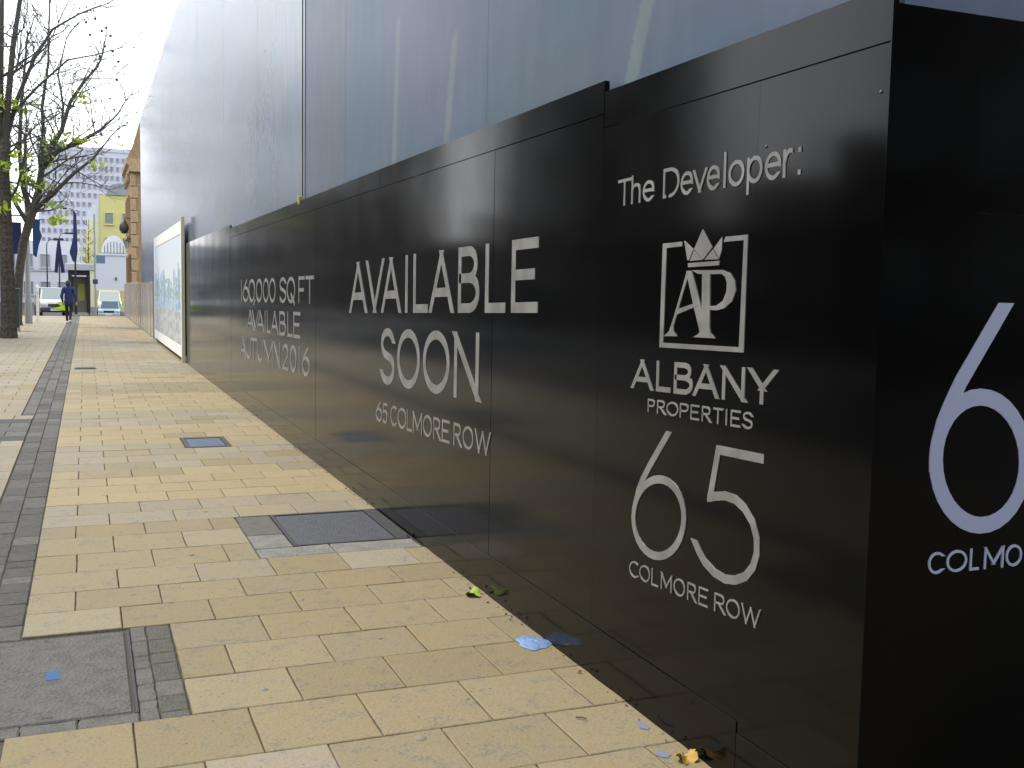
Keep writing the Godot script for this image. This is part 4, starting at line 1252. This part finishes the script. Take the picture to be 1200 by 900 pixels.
func build_furniture() -> void:
	var black := mat(lin(0.02, 0.02, 0.024), 0.5)
	var grey := mat(lin(0.26, 0.27, 0.26), 0.6)
	var navy := mat(lin(0.012, 0.02, 0.085), 0.75)
	# green cabinet between the trees
	var t := thing("utility_cabinet", "dark green metal utility cabinet behind the thick tree trunk", "cabinet", Vector3(-2.2, 0, -38.6))
	var green := mat(lin(0.02, 0.055, 0.05), 0.5)
	piece("plinth", Vector3(-0.17, 0, -0.2), Vector3(0.17, 0.12, 0.2), grey, t, 0.01)
	piece("case", Vector3(-0.16, 0.12, -0.19), Vector3(0.16, 1.34, 0.18), green, t, 0.012)
	piece("cap", Vector3(-0.185, 1.34, -0.21), Vector3(0.185, 1.41, 0.21), green, t, 0.02)
	var door := piece("door", Vector3(-0.135, 0.18, 0.18), Vector3(0.135, 1.28, 0.194), green, t, 0.005)
	piece("handle", Vector3(0.07, 0.7, 0.194), Vector3(0.095, 0.84, 0.215), black, door, 0.004)
	lamp_post("stout grey lamp post with navy banners beside the forked tree", Vector3(-2.1, 0, -46), 7.4, 0.105, -1.0, grey)
	banner("navy rectangular banner on the tree side of the stout grey lamp post", Vector3(-2.1, 0, -46), [-0.62, 2.72, -0.2, 2.72, -0.2, 3.95, -0.62, 3.95], navy)
	banner("blue ragged banner on the road side of the stout grey lamp post", Vector3(-2.1, 0, -46), [0.2, 2.7, 0.33, 2.6, 0.42, 3.1, 0.54, 3.45, 0.46, 3.7, 0.48, 4.1, 0.2, 4.1], mat(lin(0.02, 0.06, 0.16), 0.75))
	t = thing("bollard", "white painted post behind the green cabinet", "bollard", Vector3(-1.83, 0, -47.5))
	var st := mb()
	tube(st, V3([0, 0, 0, 0, 1.4, 0, 0, 1.5, 0, 0, 1.53, 0]), [0.06, 0.055, 0.05, 0.02], 12)
	obj("post", st, mat(lin(0.75, 0.74, 0.68), 0.6), t)
	piece("reflector_band", Vector3(-0.061, 1.2, -0.061), Vector3(0.061, 1.3, 0.061), mat(lin(0.7, 0.7, 0.7), 0.3), t, 0.02)
	# far posts with pennants
	lamp_post("slim black lamp post above the lime striped van", Vector3(-2.28, -0.12, -75), 4.3, 0.05, 0.5, black)
	lamp_post("slim black lamp post carrying the twin navy pennant", Vector3(-1.55, -0.12, -75), 4.7, 0.05, 0.45, black)
	banner("navy pennant split in two tails above the lime striped van", Vector3(-1.55, 0, -74.9), [-0.3, 2.35, -0.1, 2.3, 0.0, 3.4, 0.1, 2.3, 0.34, 2.35, 0.16, 3.5, 0.06, 4.43, -0.08, 4.43, -0.2, 3.5], navy)
	lamp_post("black lamp post with crooked top beside the shelter", Vector3(-0.52, -0.12, -66), 5.7, 0.06, -0.3, black)
	banner("dark blue furled banner on the crooked topped lamp post", Vector3(-0.52, 0, -65.9), [-0.14, 2.9, 0.05, 2.85, 0.14, 3.5, 0.1, 5.6, -0.06, 5.8, -0.1, 4.2, -0.3, 3.4], mat(lin(0.012, 0.025, 0.09), 0.75))
	# shelter
	t = thing("bus_shelter", "flat roofed shelter with dark frame and pale canopy", "shelter", Vector3(-0.26, -0.12, -70))
	var pale := mat(lin(0.6, 0.62, 0.68), 0.5)
	piece("roof", Vector3(-0.85, 2.55, -1.0), Vector3(0.85, 2.95, 1.0), pale, t, 0.02)
	for x: float in [-0.6, 0.42]:
		piece("pillar", Vector3(x - 0.1, 0, 0.6), Vector3(x + 0.1, 2.55, 0.8), black, t, 0.01)
		piece("pillar", Vector3(x - 0.1, 0, -0.9), Vector3(x + 0.1, 2.55, -0.7), black, t, 0.01)
	piece("beam", Vector3(-0.7, 2.25, 0.62), Vector3(0.52, 2.54, 0.78), black, t, 0.01)
	piece("back_panel", Vector3(-0.5, 0.0, -0.86), Vector3(0.32, 2.2, -0.8), mat(lin(0.22, 0.21, 0.16), 0.5), t, 0.01)
	piece("notice", Vector3(-0.16, 0.7, -0.79), Vector3(0.2, 1.75, -0.775), mat(lin(0.42, 0.44, 0.10), 0.6), t)
	# sign on a post
	t = thing("road_sign", "blue grey rectangular road sign on a tall grey post", "road sign", Vector3(0.49, -0.12, -62))
	st = mb()
	tube(st, V3([0, 0, 0, 0, 5.5, 0]), [0.05, 0.045], 10)
	obj("post", st, grey, t)
	piece("plate", Vector3(0.07, 2.86, 0.052), Vector3(0.52, 3.3, 0.07), mat(lin(0.10, 0.145, 0.22), 0.45), t, 0.006)
	piece("plate", Vector3(-0.12, 1.75, 0.052), Vector3(0.14, 2.0, 0.07), mat(lin(0.03, 0.03, 0.03), 0.5), t, 0.006)
	# vehicles
	var vn := vehicle("delivery_van", "pale grey van with lime green sweep along its front", "van", Vector3(-1.65, -0.12, -61.5), 0.74, 3.6, 0.92, 1.46, 0.45, mat(lin(0.42, 0.44, 0.42), 0.3), mat(lin(0.20, 0.23, 0.23), 0.08), mat(lin(0.03, 0.03, 0.035), 0.5), 0.12)
	st = mb()
	prism(st, PackedVector2Array(pairs([-0.2, 0.42, 0.74, 0.30, 0.74, 0.52, 0.5, 0.72, 0.2, 0.80, 0.0, 0.72, 0.25, 0.58])), Vector3(0, 0, 1.90), Vector3(1, 0, 0), Vector3.UP, Vector3(0, 0, -0.04))
	obj("lime_sweep", st, mat(lin(0.40, 0.58, 0.03), 0.35), vn)
	vehicle("parked_car", "small dark blue car with pale front on the road beyond the pavement", "car", Vector3(1.75, -1.0, -87), 0.76, 3.7, 0.8, 1.34, 0.9, mat(lin(0.20, 0.27, 0.31), 0.25), mat(lin(0.03, 0.05, 0.08), 0.05), mat(lin(0.35, 0.43, 0.45), 0.4), -0.08)
	vehicle("taxi_van", "cream yellow van parked behind the dark blue car", "van", Vector3(1.9, -1.0, -99), 0.95, 4.6, 1.2, 2.05, 0.7, mat(lin(0.62, 0.58, 0.26), 0.35), mat(lin(0.30, 0.33, 0.30), 0.08), mat(lin(0.5, 0.46, 0.2), 0.5), 0.0)

func build_buildings() -> void:
	# brown stone corner building beyond the wrap
	var t := thing("stone_building", "brown stone corner building with heavy cornice and steep roof beyond the wrap", "building", Vector3(2.4, 0, -62))
	var brown: StandardMaterial3D = M.kerb.duplicate()
	brown.albedo_color = lin(0.33, 0.22, 0.12)
	var tan: StandardMaterial3D = M.kerb.duplicate()
	tan.albedo_color = lin(0.44, 0.31, 0.18)
	var dark := mat(lin(0.03, 0.028, 0.027), 0.5)
	piece("wall", Vector3(0, 0, -7), Vector3(7, 7.75, 0), brown, t)
	var st := mb()
	prism(st, PackedVector2Array(pairs([0.0, 7.75, -0.1, 7.8, -0.12, 8.05, -0.26, 8.2, -0.27, 8.45, 6.9, 8.45, 6.9, 7.75])), Vector3(0, 0, 0.28), Vector3(1, 0, 0), Vector3.UP, Vector3(0, 0, -7.5))
	obj("cornice", st, tan, t)
	st = mb()
	prism(st, PackedVector2Array(pairs([-0.2, 8.45, 0.15, 9.3, 0.42, 10.2, 0.6, 10.9, 6.0, 10.9, 6.8, 8.45])), Vector3(0, 0, 0.1), Vector3(1, 0, 0), Vector3.UP, Vector3(0, 0, -7.0))
	obj("roof", st, brown, t)
	for i in 11:
		var w := 0.34 if i % 2 else 0.22
		piece("quoin", Vector3(-0.04, 0.4 + i * 0.66, -w - 0.2), Vector3(w, 0.4 + i * 0.66 + 0.6, 0.05), tan, t, 0.025)
	for i in 4:
		piece("bracket", Vector3(-0.2, 7.3, -1.2 - i * 1.6), Vector3(-0.002, 7.74, -0.9 - i * 1.6), tan, t, 0.03)
	facade_windows(t, Vector3(0, 1.2, -2.5), Vector3(0, 0, -1), Vector3(-1, 0, 0), 2, 2, 2.6, 3.3, 1.4, 2.0, mat(lin(0.05, 0.06, 0.07), 0.05), tan)
	# what hangs from it
	var a := thing("shop_awning", "white ribbed barrel awning projecting from the brown building", "awning", Vector3(1.48, 3.35, -63))
	st = mb()
	var arc := []
	for q: Vector2 in ell(0, 0, 0.62, 0.95, 0, 180, 14): arc.append(q)
	prism(st, PackedVector2Array(arc), Vector3(0, 0, 0.5), Vector3(1, 0, 0), Vector3.UP, Vector3(0, 0, -1.0))
	obj("cover", st, mat(lin(0.72, 0.73, 0.76), 0.7), a)
	for i in 7:
		st = mb()
		var x := -0.48 + i * 0.16
		var hh := 0.95 * sqrt(maxf(0.0, 1.0 - pow(x / 0.62, 2)))
		tube(st, [Vector3(x, 0.0, 0.515), Vector3(x, hh * 0.66, 0.515)], [0.018, 0.014], 5)
		obj("rib", st, mat(lin(0.12, 0.12, 0.13), 0.6), a)
	a = thing("hanging_lantern", "round black lantern on a bracket above the white awning", "lantern", Vector3(2.02, 4.75, -62.6))
	st = mb()
	lathe(st, Vector3.ZERO, [Vector2(0, -0.34), Vector2(0.15, -0.30), Vector2(0.25, -0.1), Vector2(0.23, 0.14), Vector2(0.12, 0.3), Vector2(0.05, 0.44), Vector2(0, 0.46)], 14)
	obj("globe", st, dark, a)
	st = mb()
	tube(st, V3([0, 0.42, 0, 0.05, 0.55, 0, 0.36, 0.52, 0]), [0.03, 0.03, 0.03], 6)
	obj("bracket", st, dark, a)
	# pale low building at the end of the street
	t = thing("white_building", "plain white rendered low building behind the parked vehicles", "building", Vector3(2.2, -1.1, -112))
	var white := mat(lin(0.50, 0.515, 0.55), 0.8)
	piece("wall", Vector3(-1.35, 0, -8), Vector3(6.0, 5.6, 0), white, t)
	piece("parapet", Vector3(-1.45, 5.6, -8.1), Vector3(6.1, 5.8, 0.1), white, t)
	piece("shopfront", Vector3(-1.2, 0, 0.002), Vector3(5.8, 2.2, 0.12), mat(lin(0.42, 0.36, 0.18), 0.5), t, 0.02)
	piece("wall_lamp", Vector3(0.55, 3.2, 0.0), Vector3(0.68, 3.5, 0.2), dark, t, 0.02)
	# yellow green building with grey roof
	t = thing("lime_building", "yellow green rendered building with a rounded grey roof", "building", Vector3(3.4, -1.1, -140))
	var lime := mat(lin(0.46, 0.43, 0.17), 0.8)
	piece("wall", Vector3(-1.6, 0, -12), Vector3(6, 13.7, 0), lime, t)
	piece("lower_wing", Vector3(-3.1, 0, -12), Vector3(-1.602, 10.6, -0.4), mat(lin(0.55, 0.53, 0.36), 0.8), t)
	st = mb()
	prism(st, PackedVector2Array(pairs([-0.9, 13.7, -0.7, 14.5, -0.2, 15.0, 0.6, 15.15, 6.2, 15.15, 6.2, 13.7])), Vector3(0, 0, 0.2), Vector3(1, 0, 0), Vector3.UP, Vector3(0, 0, -12))
	obj("roof", st, mat(lin(0.20, 0.21, 0.23), 0.5), t)
	st = mb()
	prism(st, PackedVector2Array(pairs([-3.2, 10.6, -3.0, 11.6, -2.2, 12.7, -1.61, 13.6, -1.61, 10.6])), Vector3(0, 0, -0.5), Vector3(1, 0, 0), Vector3.UP, Vector3(0, 0, -10))
	obj("glass_roof", st, white, t)
	facade_windows(t, Vector3(-0.6, 4.2, 0), Vector3(1, 0, 0), Vector3(0, 0, 1), 3, 3, 2.0, 3.0, 0.9, 1.3, mat(lin(0.12, 0.14, 0.13), 0.1), lime)
	# pale tower with its grid of windows
	t = thing("office_tower", "tall pale grey office tower with a grid of square windows", "tower block", Vector3(0, -1.1, -220))
	var cream := mat(lin(0.43, 0.44, 0.50), 0.8)
	piece("wall", Vector3(-8.0, 0, -14), Vector3(12.5, 28.1, 0), cream, t)
	piece("parapet", Vector3(-8.15, 28.1, -14.1), Vector3(12.65, 28.8, 0.15), cream, t)
	facade_windows(t, Vector3(-7.2, 7.3, 0), Vector3(1, 0, 0), Vector3(0, 0, 1), 18, 12, 1.02, 1.72, 0.52, 0.8, mat(lin(0.16, 0.165, 0.20), 0.15), cream, false)
	# low pale block closing the street on the tree side
	t = thing("pale_block", "low pale lilac block behind the trees on the road side", "building", Vector3(-9, -1.1, -170))
	piece("wall", Vector3(-14, 0, -12), Vector3(8.2, 9.0, 0), mat(lin(0.58, 0.58, 0.64), 0.8), t)
	piece("string_course", Vector3(-14, 4.6, 0.001), Vector3(8.2, 4.8, 0.15), cream, t)
	facade_windows(t, Vector3(-12.5, 1.2, 0), Vector3(1, 0, 0), Vector3(0, 0, 1), 9, 2, 2.3, 4.0, 1.2, 1.8, mat(lin(0.25, 0.26, 0.29), 0.1), cream)
	# slender yellow-leaved tree near the shelter
	rng.seed = 8
	t = thing("young_tree", "slender yellow leaved young tree behind the shelter", "tree", Vector3(0.22, -0.5, -76))
	st = mb()
	tube(st, V3([0, 0, 0, 0.03, 2.0, 0, -0.02, 4.0, 0, 0.05, 6.4, 0]), [0.07, 0.06, 0.045, 0.015], 8)
	obj("trunk", st, mat(lin(0.16, 0.09, 0.04), 0.9), t)
	for i in 9:
		st = mb()
		var y := 2.6 + i * 0.42
		var s := 1.0 if i % 2 else -1.0
		tube(st, [Vector3(0, y, 0), Vector3(s * 0.28, y + 0.22, 0.1), Vector3(s * 0.42, y + 0.55, 0.15)], [0.025, 0.018, 0.008], 5)
		obj("branch", st, mat(lin(0.16, 0.09, 0.04), 0.9), t)
	st = mb()
	for k in 420: leaf_blade(st, Vector3(rng.randfn() * 0.26, 2.8 + rng.randf() * 2.9, rng.randfn() * 0.26), rng.randf_range(0.05, 0.085))
	var yl: StandardMaterial3D = M.leaf.duplicate()
	yl.albedo_color = lin(0.42, 0.36, 0.05)
	obj("crown", st, yl, t)

# unseen other side of the street, heights and gaps shaped for the hoarding's reflections
func build_opposite() -> void:
	var glass := mat(lin(0.04, 0.05, 0.06), 0.04)
	var specs := [   # near end, far end, height, colour, label, depth
		[14.0, -18.0, 19.0, [0.06, 0.05, 0.045], "dark brick office building opposite the hoarding corner", 6.0],
		[-18.0, -36.0, 3.2, [0.10, 0.09, 0.085], "single storey shop beside the dark brick office building", 6.0],
		[-36.0, -44.2, 21.0, [0.05, 0.048, 0.046], "narrow grey stone building opposite the silver lettering", 6.0],
		[-44.2, -60.0, 3.5, [0.12, 0.11, 0.10], "single storey brown shop opposite the tall wrap", 3.0],
		[-60.0, -84.0, 14.0, [0.06, 0.054, 0.05], "brown brick building opposite the poster board", 3.0],
		[-84.0, -92.0, 5.0, [0.12, 0.115, 0.11], "low shop opposite the brown stone corner", 3.0],
		[-92.0, -165.0, 10.0, [0.11, 0.10, 0.09], "long terrace opposite the far end of the street", 4.0]]
	for s: Array in specs:
		var t := thing("unseen_street_building", s[4], "building", Vector3(-13.0, 0, (s[0] + s[1]) / 2), "unseen buildings across the street")
		var hl: float = (s[0] - s[1]) / 2 - 0.05
		var w: StandardMaterial3D = M.kerb.duplicate()
		w.albedo_color = lin(s[3][0], s[3][1], s[3][2])
		piece("wall", Vector3(-s[5], 0, -hl), Vector3(0, s[2], hl), w, t)
		piece("cornice", Vector3(-s[5], s[2], -hl), Vector3(0.35, s[2] + 0.45, hl), w, t, 0.05)
		# added roof blocks that break up the sky mirrored in the hoarding
		if s[2] < 4.0:
			for q: Array in ([[-5.2, 1.6, 6.4], [1.6, 1.1, 4.9], [5.4, 0.8, 5.6], [8.2, 0.5, 7.2]] if s[0] == -18.0 else [[4.4, 0.9, 5.2], [6.6, 0.7, 6.8]]):
				piece("added_chimney" if q[1] < 1.0 else "added_roof_room", Vector3(-2.4, s[2] + 0.45, q[0] - q[1]), Vector3(-0.6, q[2], q[0] + q[1]), w, t, 0.05)
		var rows := int((s[2] - 0.9) / 3.2)
		facade_windows(t, Vector3(0, 0.9, hl - 1.6), Vector3(0, 0, -1), Vector3(1, 0, 0), int((hl * 2 - 1.6) / 2.4), maxi(rows, 1), 2.4, 3.2, 1.2, 1.9, glass, w)

	# unseen, across the side street; put in dark for the return face to mirror
	var t := thing("unseen_street_building", "dark glazed office building facing the return side of the hoarding", "building", Vector3(6, 0, 13.0), "unseen buildings across the street")
	var w: StandardMaterial3D = M.kerb.duplicate()
	w.albedo_color = lin(0.05, 0.05, 0.052)
	piece("wall", Vector3(-14, 0, 0), Vector3(16, 14, 9), w, t)
	piece("cornice", Vector3(-14, 14, -0.35), Vector3(16, 14.5, 9), w, t, 0.05)
	facade_windows(t, Vector3(-12, 0.9, 0), Vector3(1, 0, 0), Vector3(0, 0, -1), 11, 4, 2.4, 3.3, 1.3, 2.0, glass, w)

func build_ground() -> void:
	var st := mb()
	var prof := [[12.0, -0.125], [-60.0, -0.125], [-70.0, -0.3], [-84.0, -1.05], [-120.0, -1.1], [-700.0, -1.1]]
	for i in prof.size() - 1:
		var a: Array = prof[i]
		var b: Array = prof[i + 1]
		quad(st, Vector3(-400, a[1], a[0]), Vector3(400, a[1], a[0]), Vector3(400, b[1], b[0]), Vector3(-400, b[1], b[0]))
	quad(st, Vector3(-400, -0.125, 200), Vector3(400, -0.125, 200), Vector3(400, -0.125, 12), Vector3(-400, -0.125, 12))
	obj("ground", st, M.asphalt, self).set_meta("kind", "structure")
	st = mb()
	bx(st, Vector3(-13.0, -0.2, -57.6), Vector3(-10.0, 0.0, 14.0), 0.02)
	obj("far_pavement", st, M.kerb, self).set_meta("kind", "structure")
	st = mb()
	for i in 20: bx(st, Vector3(-6.7, -0.125, 8.0 - i * 4.0), Vector3(-6.58, -0.119, 10.0 - i * 4.0))
	obj("road_marking", st, mat(lin(0.6, 0.6, 0.58), 0.8), self).set_meta("kind", "structure")

func build_litter() -> void:
	rng.seed = 77
	var leaf := func(called: String, label: String, at: Vector3, s: float, m: Material, lobes: int, turn: float) -> void:
		var t := thing(called, label, "leaf", at, "", turn)
		var st := mb()
		st.set_smooth_group(0)
		var rim := []
		var n := lobes * 6
		for i in n:
			var a := TAU * i / n
			var r := s * (0.62 + 0.38 * absf(cos(a * lobes / 2.0)) + rng.randf_range(-0.06, 0.06))
			rim.append(Vector3(cos(a) * r, 0.006 + rng.randf_range(0.0, 0.016) + 0.018 * sin(a * 2 + 1), sin(a) * r * 0.72))
		for i in n: tri(st, Vector3(0, 0.014, 0), rim[i], rim[(i + 1) % n])
		obj("blade", st, m, t)
		st = mb()
		tube(st, [Vector3(0, 0.014, 0), Vector3(s * 0.8, 0.018, s * 0.2), Vector3(s * 1.35, 0.006, s * 0.45)], [0.0022, 0.002, 0.0014], 5)
		obj("stalk", st, m, t)
	var ochre := mat(lin(0.42, 0.27, 0.05), 0.7)
	ochre.cull_mode = BaseMaterial3D.CULL_DISABLED
	var lime := mat(lin(0.24, 0.34, 0.03), 0.6)
	lime.cull_mode = BaseMaterial3D.CULL_DISABLED
	leaf.call("fallen_leaf", "curled ochre brown fallen leaf at the foot of the hoarding", Vector3(1.845, 0, -2.955), 0.05, ochre, 5, 0.4)
	leaf.call("fallen_leaf", "yellow green fallen leaf lying by the hoarding skirting", Vector3(1.825, 0, -5.0), 0.062, lime, 3, 1.2)
	# crumpled blue plastic
	var t := thing("plastic_bag", "crumpled translucent blue plastic bag pressed against the hoarding foot", "bag", Vector3(1.825, 0.0015, -4.22))
	var st := mb()
	st.set_smooth_group(0)
	var n := FastNoiseLite.new()
	n.seed = 4
	n.frequency = 9.0
	var g := []
	for i in 13:
		var ring := []
		for k in 36:
			var a := TAU * k / 36
			var r := i / 12.0
			var rr := r * (0.073 + 0.008 * sin(a * 3 + 1) + 0.005 * sin(a * 7))
			var x := cos(a) * rr
			var z := sin(a) * rr * 1.3
			var hgt := 0.010 * (1.0 - r * r) + 0.012 * absf(n.get_noise_2d(x * 9, z * 4)) * (1.0 - pow(r, 4)) + 0.001
			ring.append(Vector3(x, hgt, z))
		g.append(ring)
	for i in 12:
		for k in 36:
			quad(st, g[i][k], g[i + 1][k], g[i + 1][(k + 1) % 36], g[i][(k + 1) % 36])
	obj("film", st, mat(lin(0.15, 0.235, 0.42), 0.3), t)
	# blue paint marks and small things on the slabs
	var bl := mat(lin(0.15, 0.17, 0.23), 0.8)
	for q: Array in [[1.845, -3.25, 0.02, 0.035, "small blue paint dab beside the hoarding skirting"], [1.795, -3.02, 0.026, 0.03, "pale blue paint smear behind the ochre leaf"]]:
		st = mb()
		var poly := PackedVector2Array()
		for i in 16:
			var a := TAU * i / 16
			poly.append(Vector2(cos(a) * q[2] * rng.randf_range(0.75, 1.15), sin(a) * q[3] * rng.randf_range(0.75, 1.15)))
		prism(st, poly, Vector3(q[0], 0.0018, q[1]), Vector3(1, 0, 0), Vector3(0, 0, 1), Vector3(0, 0.0012, 0))
		tag(obj("paint_mark", st, bl, self), q[4], "paint mark")
	st = mb()
	tube(st, V3([1.643, 0.007, -3.393, 1.66, 0.009, -3.38, 1.676, 0.007, -3.366]), [0.0025, 0.003, 0.002], 6)
	tag(obj("twig", st, mat(lin(0.12, 0.08, 0.04), 0.9), self), "short brown twig lying on the slabs near the hoarding", "twig")
	st = mb()
	lathe(st, Vector3(1.06, 0.001, -3.42), [Vector2(0.022, 0.0), Vector2(0.02, 0.002), Vector2(0, 0.0028)], 14)
	tag(obj("gum_spot", st, mat(lin(0.20, 0.17, 0.12), 0.8), self), "round flattened grey gum spot on a buff slab", "gum spot")
	# dry debris caught along the hoarding foot
	st = mb()
	for i in 110:
		var z := -2.6 - pow(rng.randf(), 1.5) * 14.0
		var p := Vector3(1.878 - absf(rng.randfn()) * 0.016, 0.003, z)
		var s := rng.randf_range(0.002, 0.009)
		var b := Basis.from_euler(Vector3(rng.randf(), rng.randf() * TAU, rng.randf()))
		tri(st, p + b * Vector3(-s, 0, 0), p + b * Vector3(s, 0.003, s * 0.5), p + b * Vector3(s * 0.3, 0.002, -s))
		tri(st, p + b * Vector3(-s, 0, 0), p + b * Vector3(0, 0.004, s), p + b * Vector3(s, 0.003, s * 0.5))
	var d := obj("leaf_debris", st, mat(lin(0.10, 0.075, 0.035), 0.95), self)
	tag(d, "dry leaf crumbs and grit gathered along the hoarding foot", "debris")
	d.set_meta("kind", "stuff")

func _ready() -> void:
	var cam := Camera3D.new()
	cam.name = "camera"
	cam.fov = 39.86
	cam.near = 0.05
	cam.far = 1500.0
	cam.position = Vector3(0, H, 0)
	cam.rotation = Vector3(-0.0856777533, -0.383025665, 0.0183602927)
	add_child(cam)
	cam.current = true
	var we := WorldEnvironment.new()
	we.name = "environment"
	var env := Environment.new()
	env.background_mode = Environment.BG_SKY
	var sky := Sky.new()
	var sm := ProceduralSkyMaterial.new()
	sm.sky_top_color = Color(0.88, 0.92, 0.97)
	sm.sky_horizon_color = Color(1.0, 1.0, 1.0)
	sm.sky_curve = 0.2
	sm.ground_horizon_color = Color(0.7, 0.7, 0.7)
	sm.ground_bottom_color = Color(0.4, 0.4, 0.4)
	sm.energy_multiplier = 1.0
	sm.sun_angle_max = 0.0
	sky.sky_material = sm
	env.sky = sky
	env.tonemap_mode = Environment.TONE_MAPPER_LINEAR
	env.tonemap_exposure = 2.85
	env.sdfgi_enabled = true
	env.ssao_enabled = true
	env.ssil_enabled = true
	we.environment = env
	add_child(we)
	var sun := DirectionalLight3D.new()
	sun.name = "sun"
	sun.light_color = Color(1.0, 0.96, 0.90)
	sun.light_energy = 0.45
	sun.light_angular_distance = 10.0
	sun.shadow_enabled = true
	add_child(sun)
	sun.look_at_from_position(Vector3(-5.0, 9.0, -4.0), Vector3.ZERO)
	rng.seed = 2024
	build_materials()
	build_ground()
	build_paving()
	build_covers()
	build_hoarding()
	build_wrap()
	build_far_hoarding()
	build_opposite()
	build_buildings()
	build_trees()
	build_furniture()
	build_person()
	build_litter()
